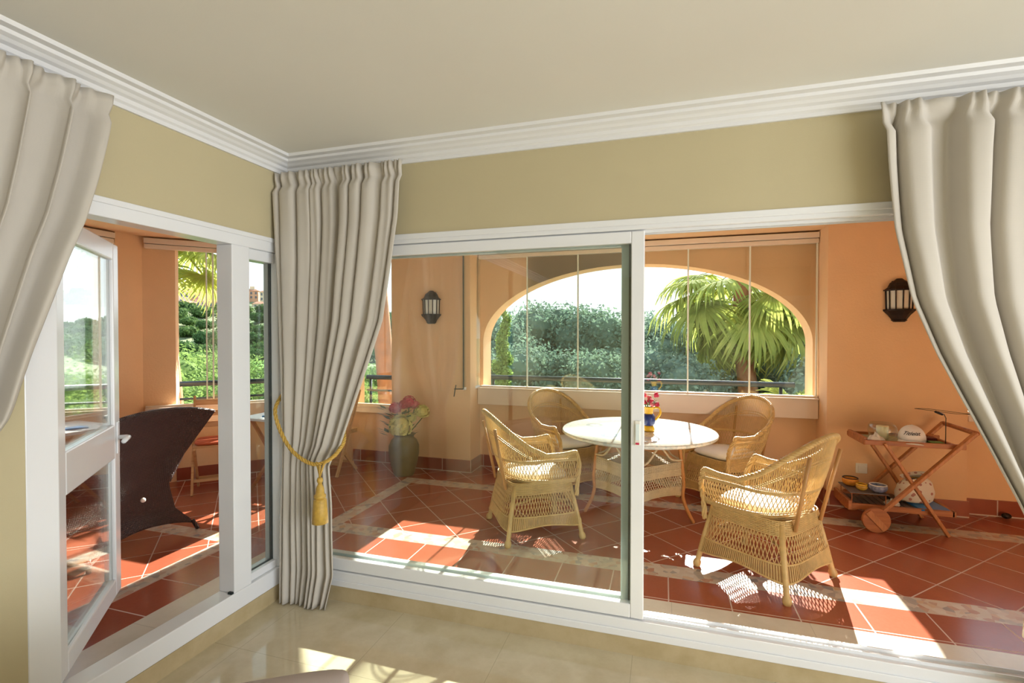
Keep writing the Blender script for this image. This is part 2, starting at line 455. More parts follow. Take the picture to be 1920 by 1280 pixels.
# build as strips : left of hole, right, below, above
def quadxz(x0, z0, x1, z1, x2, z2, x3, z3):
    vs = []
    for y in (YA, YB):
        vs += [(x0, y, z0), (x1, y, z1), (x2, y, z2), (x3, y, z3)]
    b.add(vs, [(0, 1, 2, 3), (7, 6, 5, 4), (0, 4, 5, 1), (1, 5, 6, 2), (2, 6, 7, 3), (3, 7, 4, 0)])
b.box(.0, 3.6, YA, YB, -.1, SILLZ-.02)
b.box(.0, AX0, YA, YB, SILLZ-.02, 2.5); b.box(AX1, 3.6, YA, YB, SILLZ-.02, 2.5)
ap = hole[1:-1]
for p, q in zip(ap, ap[1:]): quadxz(p[0], p[1], q[0], q[1], q[0], 2.5, p[0], 2.5)
struct(b.build('wall_terrace_arch', M['orange']))
# pier with left lantern (y 2.45), x -.80...15 ; and the pier with right lantern x 3.40..4.38
struct(MB().box(-.78, .15, 2.45, 2.99, -.1, 2.5).build('wall_terrace_left_pier', M['orange']))
struct(MB().box(3.41, 4.385, 2.43, 2.99, -.1, 2.5).build('wall_terrace_right_pier', M['orange']))
# right window wall beyond
wall_box('wall_terrace_right_window', [(4.385, 6.4, 2.53, 2.9, -.1, .84), (4.385, 4.42, 2.6, 2.9, .84, 2.5), (5.6, 6.4, 2.53, 2.9, .84, 2.5), (4.42, 5.6, 2.53, 2.9, 2.2, 2.5), ], M['orange'])
struct(MB().box(6.4, 6.6, 0, 3.0, -.1, 2.5).build('wall_terrace_right_end', M['orange']))
# lantern-side window wall x -1.36..-.78
wall_box('wall_terrace_corner_window', [(-1.40, -.78, 2.55, 2.8, -.1, .66), (-1.40, -.78, 2.55, 2.8, 2.35, 2.5)], M['orange'])
# chamfered wall : direction (1,1)/sqrt2, plane x-y = -3.75 inside face
def ch(t, d, ):  # t along chamfer from point A, d outward
    return (-2.653+.7071*t-.7071*d, 1.10+.7071*t+.7071*d)
b = MB()
def chbox(b, t0, t1, d0, d1, z0, z1):
    p = [ch(t0, d0), ch(t1, d0), ch(t1, d1), ch(t0, d1)]; b.prism(p, z0, z1)
chbox(b, .25, 1.83, .05, .3, -.1, .72); chbox(b, .25, 1.83, .05, .3, 2.36, 2.5)
struct(b.build('wall_terrace_chamfer', M['orange']))
p1 = ch(.255, .05); p2 = ch(.255, .30)
struct(MB().prism([(-2.653, 1.10), p1, p2, (-2.95, 1.28), (-2.95, .86), (-2.653, .86)][::-1], -.1, 2.5).build('wall_terrace_column', M['orange']))
struct(MB().prism([ch(1.73, .02), (-1.36, 2.5), (-1.36, 2.8), ch(1.83, .3)][::-1], -.1, 2.5).build('wall_terrace_corner_post', M['orange']))
wall_box('wall_terrace_left', [(-2.95, -2.70, -3.9, .86, -.1, .72), (-2.95, -2.70, -3.9, .86, 2.33, 2.5), (-2.95, -2.70, -4.2, -1.6, -.1, 2.5)], M['orange'])
struct(MB().box(-2.95, 0, -4.4, -4.2, -.1, 2.5).build('wall_terrace_end', M['orange']))
# skirting
b = MB(); sk = .012; sh = .135
def skb(pts):
    b.sweep([(0, 0), (sk, 0), (sk, sh), (0, sh)], pts)
def run(name, pts, side):
    """pts 2d polyline, skirting on given side, mitred"""
    b = MB(); P = [Vector((x, y)) for x, y in pts]; path = []
    for i, p in enumerate(P):
        ns = []
        if i > 0: d = (P[i]-P[i-1]).normalized(); ns.append(Vector((-d.y, d.x))*side)
        if i < len(P)-1: d = (P[i+1]-P[i]).normalized(); ns.append(Vector((-d.y, d.x))*side)
        nn = sum(ns, Vector((0, 0)))/len(ns); nn = nn/nn.length_squared if nn.length_squared > 0 else nn
        path.append(((p.x, p.y, TZ-.005), (nn.x, nn.y, 0), (0, 0, 1)))
    b.sweep([(-.002, 0), (sk, 0), (sk, sh), (-.002, sh)], path); return struct(b.build(name, M['skirt']))
run('baseboard_terrace', [(-.78, 2.55), (-.78, 2.45), (.15, 2.45), (.15, 2.74), (3.41, 2.74), (3.41, 2.43), (4.385, 2.43), (4.385, 2.53), (6.4, 2.53)], -1)
run('baseboard_terrace_chamfer', [ch(.255, .05), ch(1.7, .05)], -1)
run('baseboard_terrace_corner', [(-1.34, 2.55), (-.79, 2.55)], -1)

# sills / tracks / glass of the terrace glazing
def glazing(name, A, B, zs, zt, sill0, seams, inner, npan, leftstub=None, trk=(2.32, 2.415)):
    """A,B: 2d ends on the glazing line; inner: 2d unit towards the room"""
    w = sthing(name); A = Vector(A); B = Vector(B); d = (B-A).normalized(); inn = Vector(inner); L = (B-A).length
    def bx(mb, t0, t1, d0, d1, z0, z1):
        p = [A+d*t0+inn*d0, A+d*t1+inn*d0, A+d*t1+inn*d1, A+d*t0+inn*d1]
        pl = [(q.x, q.y) for q in p]
        mb.prism(pl, z0, z1)
    m = MB(); bx(m, 0, L, -.03, .05, sill0, zs-.012); bx(m, -.0, L, -.03, .07, zs-.012, zs)
    m.build('sill_board', M['sill'], w, bevel=.004)
    m = MB(); bx(m, 0, L, -.03, .05, trk[0]+.045, trk[1]); bx(m, .0, L, -.02, .035, trk[0], trk[0]+.04)
    m.build('top_track', M['cream_track'], w, bevel=.004)
    m = MB(); bx(m, 0, L, -.012, .03, zs, zs+.018); m.build('bottom_track', M['cream_track'], w)
    for t0, t1 in zip(seams, seams[1:]):
        m = MB(); bx(m, t0+.003, t1-.003, .004, .012, zs+.018, trk[0])
        g = m.build('glass_panel', M['glass'], w)
        m = MB(); bx(m, t1-.011, t1+.003, .001, .015, zs+.018, trk[0]); m.build('edge_strip', M['edge'], g)
        if t0 == seams[0] and t0 > 0:
            m = MB(); bx(m, t0-.006, t0+.006, .001, .015, zs+.018, trk[0]); m.build('edge_strip', M['edge'], g)
    return w
w2 = glazing('window_2', (.155, 2.70), (3.405, 2.70), .93, 2.4, .745, [.545, 1.09, 1.63, 2.155, 2.697, 3.245], (0, -1), 6)
A_ = ch(.02, -.0); B_ = ch(1.72, -.0)
w3 = glazing('window_3', A_, B_, .80, 2.4, .64, [.50, .56, 1.13, 1.70], (.7071, -.7071), 3)
w4 = glazing('window_4', (-1.36, 2.53), (-.79, 2.53), .70, 2.33, .62, [.0, .565], (0, -1), 1)
w5 = glazing('window_5', (4.43, 2.56), (5.6, 2.56), .86, 2.2, .80, [.0, .58, 1.16], (0, -1), 2, trk=(2.1, 2.2))
w6 = glazing('window_6', (-2.68, -1.55), (-2.68, .85), .80, 2.4, .64, [.0, .6, 1.2, 1.8, 2.38], (1, 0), 3)
# folded-back leaf at left end of arch
leaf = MB().obox((.168, 2.69, 1.63), (.085, 2.42, 1.63), .008, 1.40).build('folded_glass_leaf', M['glass'], w2)
MB().obox((.168, 2.69, .935), (.085, 2.42, .935), .02, .028).build('leaf_bottom_profile', M['white'], leaf)
MB().obox((.085, 2.42, .93), (.085, 2.42, 2.33), .01, .012, (0, 1, 0)).build('leaf_edge', M['rail'], leaf)
mb = MB().tube([(.085, 2.43, .93), (.05, 2.38, .935), (.02, 2.33, .94)], .006).tube([(.03, 2.35, .98), (.025, 2.34, .93), (.015, 2.335, .86)], .006)
mb.build('latch', M['iron'], leaf)
# roller blind cords at the chamfer window
mb = MB(); q = ch(.62, -.07); mb.tube([(q[0], q[1], 2.36), (q[0], q[1], 1.55)], .007)
tag(mb.build('blind_wand', M['edge']), 'thin white wand hanging from the track of the angled terrace window', 'blind wand')

# railings outside
def railing(name, A, B, label, zt=1.0):
    r = thing(name, label, 'railing', (0, 0, 0)); A = Vector(A); B = Vector(B)
    MB().tube([(A.x, A.y, zt), (B.x, B.y, zt)], .028, 10).build('top_rail', M['rail'], r, True)
    MB().tube([(A.x, A.y, zt-.16), (B.x, B.y, zt-.16)], .012, 8).build('lower_rail', M['rail'], r, True)
    n = max(2, int((B-A).length/1.5)+1)
    for i in range(n):
        p = A.lerp(B, (i+.08)/(n-1+.16))
        MB().tube([(p.x, p.y, -.1), (p.x, p.y, zt-.02)], .016, 8).build('post', M['rail'], r, True)
    return r
railing('railing', (.05, 3.12), (3.32, 3.12), 'dark metal railing outside the arched terrace opening')
a1 = ch(.0, .42); a2 = ch(1.85, .42); railing('railing', a1, a2, 'dark metal railing outside the angled corner window', .98)
railing('railing', (-1.4, 2.92), (-.7, 2.92), 'short dark railing outside the narrow window beside the left wall lantern', .98)
# outer ledge carrying the rails
struct(MB().box(-1.5, 6.4, 2.99, 3.25, -.3, -.1).build('trim_4', M['sill']))
struct(MB().prism([ch(-.3, .3), ch(2.1, .3), ch(2.1, .55), ch(-.3, .55)], -.3, -.1).build('trim_5', M['sill']))
struct(MB().box(-3.3, 6.6, -4.4, 2.99, -.4, -.12).build('floor_slab', M['sill']))

# ------------------------------------------------------------------ white interior joinery : window_1 (far wall) and door_1 (left wall)
w1 = sthing('window_1')
mb = MB(); mb.box(0, 4.6, .0, .1, 1.985, 2.035); mb.box(0, 4.6, .0, .1, .085, .165)
mb.box(-.0, .06, .0, .1, .165, 1.985); mb.box(4.5, 4.6, .0, .1, .165, 1.985)
mb.box(0, 4.6, -.008, .0, 2.005, 2.035); mb.box(0, 4.6, -.008, 0, .085, .12)
mb.build('outer_frame', M['white'], w1, bevel=.004)
# track ribs on sill and head
mb = MB()
for y in (.03, .075): mb.box(.06, 4.5, y-.003, y+.003, .165, .178); mb.box(.06, 4.5, y-.003, y+.003, 1.972, 1.985)
mb.build('track_rib', M['white'], w1)
def sash(name, x0, x1, y0, y1, z0, z1, st, mat, stl=None, glass=True):
    mb = MB(); l = stl or st
    mb.box(x0, x0+l, y0, y1, z0, z1); mb.box(x1-st, x1, y0, y1, z0, z1)
    mb.box(x0+l, x1-st, y0, y1, z0, z0+.065); mb.box(x0+l, x1-st, y0, y1, z1-.055, z1)
    f = mb.build(name, mat, w1, bevel=.004)
    if glass:
        ym = (y0+y1)/2; mb = MB()
        mb.box(x0+l, x1-st, ym-.010, ym-.006, z0+.065, z1-.055); mb.box(x0+l, x1-st, ym+.006, ym+.010, z0+.065, z1-.055)
        mb.build('glass_pane', M['dglass'], f)
    return f
s1 = sash('sliding_sash', .06, 1.998, .008, .046, .17, 1.98, .06, M['white'])
mb = MB(); mb.box(1.956, 1.982, .002, .009, .985, 1.10); mb.build('lock_plate', M['plastic'], s1, bevel=.003)
mb = MB(); mb.box(1.961, 1.977, -.004, .003, .99, .998); mb.build('lock_tab', M['red'], s1)
mb = MB(); mb.box(1.961, 1.977, -.002, .003, 1.01, 1.085); mb.build('lock_recess', M['alu'], s1)
s2 = sash('rear_sash', .06, 1.945, .054, .092, .18, 1.975, .055, M['alu'], glass=False)
mb = MB(); mb.box(1.925, 1.935, .050, .055, .18, 1.975); mb.build('gasket', M['dark'], s2)
mb = MB(); mb.box(4.0-.0, 4.5, .054, .092, .17, 1.98)
# left wall joinery
d1 = sthing('door_1')
mb = MB()
mb.box(-.1, .0, -1.235, 0, 1.958, 2.035); mb.box(-.1, .0, -1.235, 0, .085, .18)
mb.box(-.1, 0, -1.235, -1.136, .18, 1.958); mb.box(-.1, 0, -.384, -.273, .18, 1.958); mb.box(-.1, 0, -.077, 0.0, .18, 1.958)
mb.box(-.1, -.02, -.273, -.077, 1.90, 1.958); mb.box(-.1, -.02, -.273, -.077, .18, .222)
mb.box(0, .008, -1.235, 0, 2.01, 2.035)
mb.build('outer_frame', M['white'], d1, bevel=.004)
mb = MB(); mb.box(-.062, -.058, -.273, -.077, .222, 1.90); mb.box(-.046, -.042, -.273, -.077, .222, 1.90); mb.build('glass_pane', M['dglass'], d1)
mb = MB(); mb.box(-.06, -.045, -.085, -.077, .222, 1.90); mb.box(-.06, -.045, -.273, -.077, .216, .224); mb.build('gasket', M['dark'], d1)
mb = MB(); mb.box(-.03, -.005, -.397, -.384, .18, .19); mb.build('strike_plate', M['dark'], d1)
# door leaf
dl = bpy.data.objects.new('door_leaf', None); C.objects.link(dl); dl.parent = d1
dl.location = (-.07, -1.13, 0); dl.rotation_euler = (0, 0, atan2(.60, -.55))
W = .80
mb = MB(); z0, z1 = .19, 1.955; st = .085
mb.box(0, st, -.025, .025, z0, z1); mb.box(W-st, W, -.025, .025, z0, z1)
mb.box(st, W-st, -.025, .025, z0, z0+.085); mb.box(st, W-st, -.025, .025, z1-.085, z1); mb.box(st, W-st, -.025, .025, .88, 1.05)
mb.build('leaf_frame', M['white'], dl, bevel=.006)
mb = MB()
for za, zb in ((z0+.085, .88), (1.05, z1-.085)):
    for y in (-.008, .008): mb.box(st, W-st, y-.002, y+.002, za, zb)
mb.build('leaf_glass', M['dglass'], dl)
mb = MB()
for sy in (-1, 1):
    mb.box(W-.065, W-.03, sy*.025 if sy > 0 else -.032, .032 if sy > 0 else -.025, .90, 1.06)
mb.build('handle_plate', M['white'], dl, bevel=.003)
mb = MB()
for sy in (-1, 1): mb.tube([(W-.048, sy*.03, .98), (W-.048, sy*.065, .98), (W-.06, sy*.075, .98), (W-.15, sy*.075, .975)], .011, 8)
mb.build('handle', M['white'], dl, True)

# ------------------------------------------------------------------ curtains
def curtain(name, label, P, n, left, right, ztop, zbot, seed, depth=.085, group=None, warp=.6):
    """P(p, d): map of along-wall coordinate p and distance d from wall to xy; left/right tables z->p"""
    rnd = random.Random(seed); ph = [rnd.uniform(-1, 1) for _ in range(40)]
    NU, NV = n*26, 64
    def fn(s, t):
        z = lerp(zbot, ztop, t); L = interp(left, z); R = interp(right, z)
        w = abs(R-L)
        k = s*n; i = int(k)
        sw = s+warp/n*.5*sin(2*pi*s*2.3+ph[0]*3)*(1-t)*.6
        phs = 2*pi*n*(s+.018*sin(2*pi*3*s+ph[1]*4)+.010*sin(2*pi*7*s+ph[2]*4)+.008*sin(t*3+ph[3]*2))
        amp = (.026+.014*sin(2*pi*1.7*s+ph[4]*3))*lerp(.5, 1, smooth(w/.75))
        top = smooth((ztop-z)/.12)
        f = cos(phs); f = (abs(f)**.8)*(1 if f > 0 else -1)
        d = depth+amp*f*lerp(.35, 1, top)
        d += (1-top)*.010*cos(phs*3.0+ph[6]*3)
        d += .006*sin(phs*2+ph[5]*6+t*4)*top+.010*noise.noise(Vector((s*5+seed, z*2.2, seed)))*top
        if ztop-z < .075: d += -.003
        if abs(ztop-z-.085) < .022: d -= .016
        p = lerp(L, R, s)+ (.30*w/n)*sin(phs)*.45*top
        x, y = P(p, max(d, .012)); return (x, y, z+.004*sin(phs)*(1 if t == 0 else 0))
    o = MB().grid(fn, NU, NV).build(name, M['curtain'], None, True, solid=.004)
    return tag(o, label, 'curtain', group)
Pfar = lambda p, d: (p, -d)
Pleft = lambda p, d: (d, p)
curtain('curtain', 'cream curtain in the room corner, gathered by a gold tasselled cord', Pfar, 9,
        [(0, .045), (.39, .05), (.69, .06), (.99, .07), (1.3, .06), (1.9, .04), (2.39, .012)],
        [(0, .33), (.2, .385), (.57, .375), (.76, .36), (.80, .36), (.9, .43), (1.1, .51), (1.35, .607), (1.57, .69), (1.93, .755), (2.11, .785), (2.39, .80)], 2.395, .005, 3, .10)
curtain('curtain', 'cream curtain at the right side, sweeping away to the right', Pfar, 10,
        [(0, 3.42), (.4, 3.39), (.7, 3.37), (.8, 3.36), (.9, 3.315), (1.085, 3.225), (1.258, 3.14), (1.435, 3.055), (1.634, 2.975), (1.9, 2.92), (2.165, 2.895), (2.39, 2.88)],
        [(0, 3.80), (.8, 3.72), (1.2, 3.95), (2.39, 4.35)], 2.395, .005, 11, .09)
curtain('curtain', 'cream curtain at the left side, drawn over the door jamb', Pleft, 10,
        [(0, -1.62), (.8, -1.60), (1.0, -1.48), (1.247, -1.33), (1.444, -1.275), (1.6, -1.225), (1.77, -1.17), (1.9, -1.12), (2.07, -1.075), (2.23, -1.04), (2.39, -1.01)],
        [(0, -1.95), (.8, -1.92), (1.2, -2.15), (2.39, -2.35)], 2.395, .005, 23, .09)

def tieback(name, label, path, tas, group=None):
    t = thing(name, label, 'curtain tieback', tas)
    T = Vector(tas); pts = spline(path, 14); mb = MB()
    for k in range(3):
        q = []
        for i, p in enumerate(pts):
            d = (pts[min(i+1, len(pts)-1)]-pts[max(i-1, 0)]).normalized(); a = d.cross(Vector((0, 0, 1)))
            if a.length < .1: a = d.cross(Vector((1, 0, 0)))
            a.normalize(); bb = d.cross(a); th = i*.75+k*2*pi/3
            q.append(p+(a*cos(th)+bb*sin(th))*.0055-T)
        mb.tube(q, .0058, 6)
    mb.build('cord', M['gold'], t, True)
    mb = MB(); mb.tube([(0, 0, 0), (0, -.002, -.07)], .006, 6); mb.lathe([(.004, -.062), (.013, -.066), (.016, -.078), (.013, -.09), (.008, -.094)], 16)
    mb.tube([(-.025, .004, .015), (-.008, 0, -.03), (0, 0, -.06)], .005, 6).tube([(.025, .004, .01), (.01, 0, -.03), (0, 0, -.06)], .005, 6)
    mb.build('tassel_loop', M['gold'], t, True)
    mb = MB(); mb.lathe([(.008, -.09), (.02, -.12), (.023, -.15), (.03, -.155), (.03, -.168), (.024, -.172)], 20); mb.build('tassel_head', M['gold'], t, True)
    mb = MB(); mb.lathe([(.022, -.168), (.033, -.18), (.037, -.24), (.041, -.30), (.036, -.302), (.01, -.30)], 48, (0, 0, 0), lambda a, z: 1+.06*sin(a*24)); mb.build('tassel_fringe', M['gold'], t, True)
    return t
tieback('curtain_tieback', 'gold twisted cord with tassel holding the corner curtain', [(.015, -.06, 1.16), (.06, -.165, 1.09), (.115, -.19, .985), (.20, -.20, .885), (.30, -.20, .83), (.37, -.19, .825), (.425, -.15, .86), (.44, -.09, .92), (.40, -.03, .97)], (.375, -.2, .82))
tieback('curtain_tieback', 'gold cord with tassel at the frame edge, holding the right curtain', [(3.8, -.03, .95), (3.75, -.17, .88), (3.6, -.2, .79), (3.45, -.2, .76), (3.385, -.12, .80), (3.4, -.03, .88)], (3.325, -.205, .745))

# ------------------------------------------------------------------ honey wicker armchair
def wicker_chair(label, x, y, heading, group):
    t = thing('wicker_armchair', label, 'armchair', (x, y, TZ), heading-pi/2, group)
    # local: front = +y
    hw = .235
    def seatc(u):   # U path, u 0..1 right-front -> back -> left-front, returns (x,y) unit outline
        if u < .24: return (1, lerp(1, -.1, u/.24))
        if u > .76: return (-1, lerp(-.1, 1, (u-.76)/.24))
        a = (u-.24)/.52*pi
        return (cos(a), -.1-.9*sin(a)**.8 if sin(a) > 0 else -.1)
    def base(u, z):
        cx_, cy_ = seatc(u); return Vector((cx_*hw, cy_*hw, z))
    def rimz(u):
        a = max(0, min(1, (u-.20)/.60)); return .61+.28*sin(pi*a)**1.35+.012*smooth((.1-u)/.1)+.012*smooth((u-.9)/.1)
    def rim(u):
        cx_, cy_ = seatc(u); zz = rimz(u); f = (zz-.6)/.25
        return Vector((cx_*lerp(.285, .33, f), cy_*hw*1.03-.0-.085*max(0, f)-(.02 if u < .24 or u > .76 else .03), zz))
    def shell(u, v):
        p = base(u, .40); q = rim(u); s = p.lerp(q, v); b = sin(pi*v)*.02
        cx_, cy_ = seatc(u); return s+Vector((cx_*b, cy_*b*.6, 0))
    seatrim = MB(); back = MB()
    r = .0028
    def vline(mb, f, u, v0, v1, rr=r, n=6): mb.tube([f(u, lerp(v0, v1, k/n)) for k in range(n+1)], rr, 4, False)
    def hline(mb, f, v, u0, u1, rr=r, n=60, closed=False):
        mb.tube([f(lerp(u0, u1, k/n), v) for k in range(n+(0 if closed else 1))], rr, 4, False, closed)
    def diag(mb, f, nu, u0, u1, v0, v1, slope, rr=r):
        for i in range(nu+1):
            for sg in (1, -1):
                ua = lerp(u0, u1, i/nu); ub = ua+sg*slope
                pts = []
                for k in range(7):
                    uu = lerp(ua, ub, k/6); 
                    if uu < u0-.001 or uu > u1+.001: break
                    pts.append(f(uu, lerp(v0, v1, k/6)))
                if len(pts) > 1: mb.tube(pts, rr, 4, False)
    # dense stakes from band to rim, lattice under it
    def vb(u): return .42 if .26 < u < .74 else .72     # arms : lattice almost up to rim
    def fS(u, v): return shell(min(1, max(0, u)), v)
    def vband(u):
        u = min(1, max(0, u)); return .165/(rimz(u)-.40)
    N = 150
    for i in range(N+1):
        u = i/N; v0 = vband(u)
        vline(back, fS, u, v0, .985, .0030, 5)
    # lattice
    def fL(u, v):
        return fS(u, lerp(.10, vband(u), v))
    diag(back, fL, 64, 0, 1, 0, 1, .032)
    for v in (1.0, 1.045, 1.09): hline(back, fL, v, 0, 1, .0045)
    for v in (.70, .74): back.tube([fS(lerp(.26, .74, k/40), v) for k in range(41)], .004, 4, False)
    for v in (.0, .03, .06, .09, .12): hline(back, fS, v, 0, 1, .0045)
    back.build('backrest_weave', M['wicker'], t, True)
    # braided rim
    rm = MB(); path = [base(0, .30)+Vector((.005, .01, 0)), base(0, .42)+Vector((.012, .015, 0)), base(0, .52)+Vector((.03, .02, 0)), rim(0)+Vector((0, .012, -.02))]
    path = path+[rim(k/50) for k in range(51)]+[Vector((-p.x, p.y, p.z)) for p in reversed(path)]
    pp = spline(path, 5)
    for k in range(3):
        q = []
        for i, p in enumerate(pp):
            d = (pp[min(i+1, len(pp)-1)]-pp[max(i-1, 0)]).normalized(); a = d.cross(Vector((0, 0, 1)))
            if a.length < .1: a = Vector((1, 0, 0))
            a.normalize(); bb = d.cross(a); th = i*.9+k*2*pi/3
            q.append(p+(a*cos(th)+bb*sin(th))*.009)
        rm.tube(q, .0095, 6)
    rm.build('braided_rim', M['wicker'], t, True)
    # seat skirt : closed rounded square outline
    def sq(u):
        a = 2*pi*u+pi/4; c_, s_ = cos(a), sin(a); m = (abs(c_)**5+abs(s_)**5)**(-1/5); return c_*m, s_*m
    def sk(u, v):   # v 0 bottom(z .13) .. 1 top (.41)
        cx_, cy_ = sq(u % 1); z = lerp(.13, .41, v); h = lerp(.297, .240, v**.8)
        return Vector((cx_*h, cy_*h, z))
    sw = MB()
    for k in range(9): hline(sw, sk, .74+.033*k, 0, 1, .0048, 80, True)
    diag(sw, sk, 92, 0, 1, .22, .74, .022)
    def low(u, v):  # bottom apron with arches between corners
        cx_, cy_ = sq(u % 1); w4 = (u*4) % 1; arch = sin(pi*w4)
        z = lerp(.098+.035*arch, .13+.28*.22, v); h = lerp(.300, .281, v)
        return Vector((cx_*h, cy_*h, z))
    sw.cur = 1; sw.grid(lambda i, j: low(i, j)*.992, 96, 3, True); sw.cur = 0  # darker backing sheet paints in the shade of the gaps between strands
    for k in range(168): sw.tube([low(k/168, q/3) for q in range(4)], .0036, 4, False)
    for v in (0, 1): hline(sw, low, v, 0, 1, .0065, 96, True)
    for k in range(0, 130): vline(sw, sk, k/130, .74, 1.0, .003, 2)
    sw.build('seat_skirt', [M['wicker'], M['wickerd']], t, True)
    # seat deck + cushion
    mb = MB(); mb.prism([(hw*.97*cos(2*pi*k/40)*((abs(cos(2*pi*k/40))**5+abs(sin(2*pi*k/40))**5)**(-.2)), hw*.97*sin(2*pi*k/40)*((abs(cos(2*pi*k/40))**5+abs(sin(2*pi*k/40))**5)**(-.2))) for k in range(40)], .385, .405)
    mb.build('seat', M['wicker'], t)
    def cu(i, j):
        a = 2*pi*i; c_, s_ = cos(a), sin(a); m = (abs(c_)**4+abs(s_)**4)**(-1/4)
        pr_ = [(0.001, .405), (.9, .407), (1, .425), (1, .435), (.9, .455), (.5, .462), (.001, .464)][int(round(j*6))]
        return (c_*m*.215*pr_[0], s_*m*.215*pr_[0]+.0, pr_[1])
    MB().grid(cu, 40, 6, True).build('seat_cushion', M['cushion'], t, True)
    for sx in (-1, 1):
        for sy in (-1, 1):
            rr = [.017, .017, .016, .016, .024, .024, .02]
            pts = [(sx*.205, sy*.205, .39), (sx*.242, sy*.242, .20), (sx*.262, sy*.262, .09), (sx*.270, sy*.270, .045), (sx*.273, sy*.273, .03), (sx*.276, sy*.276, .012), (sx*.276, sy*.276, .0)]
            MB().tube(pts, rr, 10).build('leg', M['wicker'], t, True)
    for sx in (-1, 1):   # slanted back supports
        a = base(.5, .31); p0 = Vector((sx*.15, -hw-.02, .36)); p1 = rim(.5-sx*.10)+Vector((0, -.022, -.05))
        MB().tube([p0, p1], .011, 8).build('back_support', M['wickerd'], t, True)
    mb = MB(); mb.tube([(-.2, .2, .26), (.0, 0, .22), (.2, -.2, .26)], .008, 6); mb.tube([(.2, .2, .26), (.0, 0, .235), (-.2, -.2, .26)], .008, 6); mb.build('cross_stretcher', M['wicker'], t, True)
    return t
G = 'honey wicker armchairs around the round table'
wc = wicker_chair('honey wicker armchair at front right, seen from behind, sunlit seat', 2.675, .98, radians(142), G)
def dupc(label, x, y, h):
    o = copy_tree(wc); o.location = (x, y, TZ); o.rotation_euler = (0, 0, h-pi/2); o['label'] = label
dupc('honey wicker armchair at front left, behind the sliding glass, facing right', 1.155, 1.215, radians(33))
dupc('honey wicker armchair at back left, against the arched window sill', 1.20, 2.28, radians(-42))
dupc('honey wicker armchair at back right, below the arch sill in shade', 2.60, 2.27, radians(-138))

# ------------------------------------------------------------------ round table
t = thing('round_table', 'round white mosaic-topped terrace table on a wicker and cane base', 'table', (1.89, 1.67, TZ))
MB().lathe([(.02, .665), (.54, .665), (.585, .672), (.595, .682), (.595, .692), (.588, .70), (.3, .7005), (.001, .7005)], 72).build('tabletop', M['tabletop'], t, True)
ap = MB(); R_ = .335
cr = [(R_*cos(a), R_*sin(a)) for a in (0, pi/2, pi, 3*pi/2)]
def apf(u, v):
    k = int(u*4) % 4; w = u*4-int(u*4); p = cr[k]; q = cr[(k+1) % 4]
    x = lerp(p[0], q[0], w); y = lerp(p[1], q[1], w); dip = .02*sin(pi*w)
    return Vector((x, y, lerp(.21+dip, .47, v)))
for v in (0, .03, .06, .09, .12, .15, .18, .21, .24, .60, .63, .66, .69, .72, .75, .78, .82, .86, .9, .94, .98): ap.tube([apf(k/80, v) for k in range(80)], .0042, 4, False, True)
for i in range(80):
    for sg in (1, -1):
        ap.tube([apf((i/80+sg*.028*k/4) % 1, lerp(.24, .6, k/4)) for k in range(5)], .0028, 4, False)
    ap.tube([apf(i/80, lerp(0, .24, k)) for k in range(2)], .003, 4, False); ap.tube([apf(i/80, lerp(.6, 1, k)) for k in range(2)], .003, 4, False)
ap.build('wicker_apron', M['greywick'], t, True)
vol = MB()
for k in range(4):
    p = Vector((*cr[k], 0)); q = Vector((*cr[(k+1) % 4], 0)); m_ = (p+q)/2
    vol.tube(spline([p+Vector((0, 0, .48)), p.lerp(q, .25)+Vector((0, 0, .50)), m_+Vector((0, 0, .60)), p.lerp(q, .75)+Vector((0, 0, .50)), q+Vector((0, 0, .48))], 5), .008, 6)
    vol.tube([m_+Vector((0, 0, .595)), m_*.9+Vector((0, 0, .66))], .008, 6)
vol.build('scroll_brace', M['greywick'], t, True)
for k in range(4):
    d = Vector((cos(k*pi/2), sin(k*pi/2), 0))
    MB().tube(spline([d*.30+Vector((0, 0, .665)), d*.325+Vector((0, 0, .5)), d*.345+Vector((0, 0, .3)), d*.34+Vector((0, 0, .2)), d*.37+Vector((0, 0, .1)), d*.42+Vector((0, 0, .0))], 5), .014, 8).build('leg', M['cane'], t, True)
# rose pitcher on the table
t = thing('pitcher_vase', 'small yellow and blue pitcher of red roses on the round mosaic table', 'vase', (1.975, 1.62, TZ+.7015))
MB().lathe([(.001, 0), (.042, 0), (.046, .012), (.04, .03), (.034, .045)], 20).build('foot', M['yellow'], t, True)
MB().lathe([(.034, .043), (.047, .06), (.052, .09), (.045, .12), (.034, .135)], 20).build('body', M['blue'], t, True)
MB().lathe([(.033, .133), (.032, .155), (.04, .185), (.044, .19), (.036, .185), (.026, .15), (.001, .15)], 20).build('neck', M['yellow'], t, True)
MB().tube(spline([(.03, -.01, .18), (.075, -.02, .185), (.085, -.02, .14), (.05, -.015, .09)], 6), .008, 8).build('handle', M['yellow'], t, True)
def rose(mb, c, r, rnd):
    for k in range(9):
        a = rnd.uniform(0, 2*pi); e = rnd.uniform(-.6, 1.2); d = Vector((cos(a)*cos(e), sin(a)*cos(e), sin(e)))
        mb.ball(Vector(c)+d*r*.55, r*.55, 7, 5)
    mb.ball(c, r*.7, 7, 5)
rnd = random.Random(4)
for k in range(11):
    a = rnd.uniform(0, 2*pi); q = rnd.uniform(.01, .085); c = (q*cos(a), q*sin(a)*.7, .24+rnd.uniform(-.02, .075)-q*.3)
    mb = MB(); rose(mb, c, .022, rnd); mb.build('rose', M['red'] if k % 3 else M['pink'], t, True)
mb = MB()
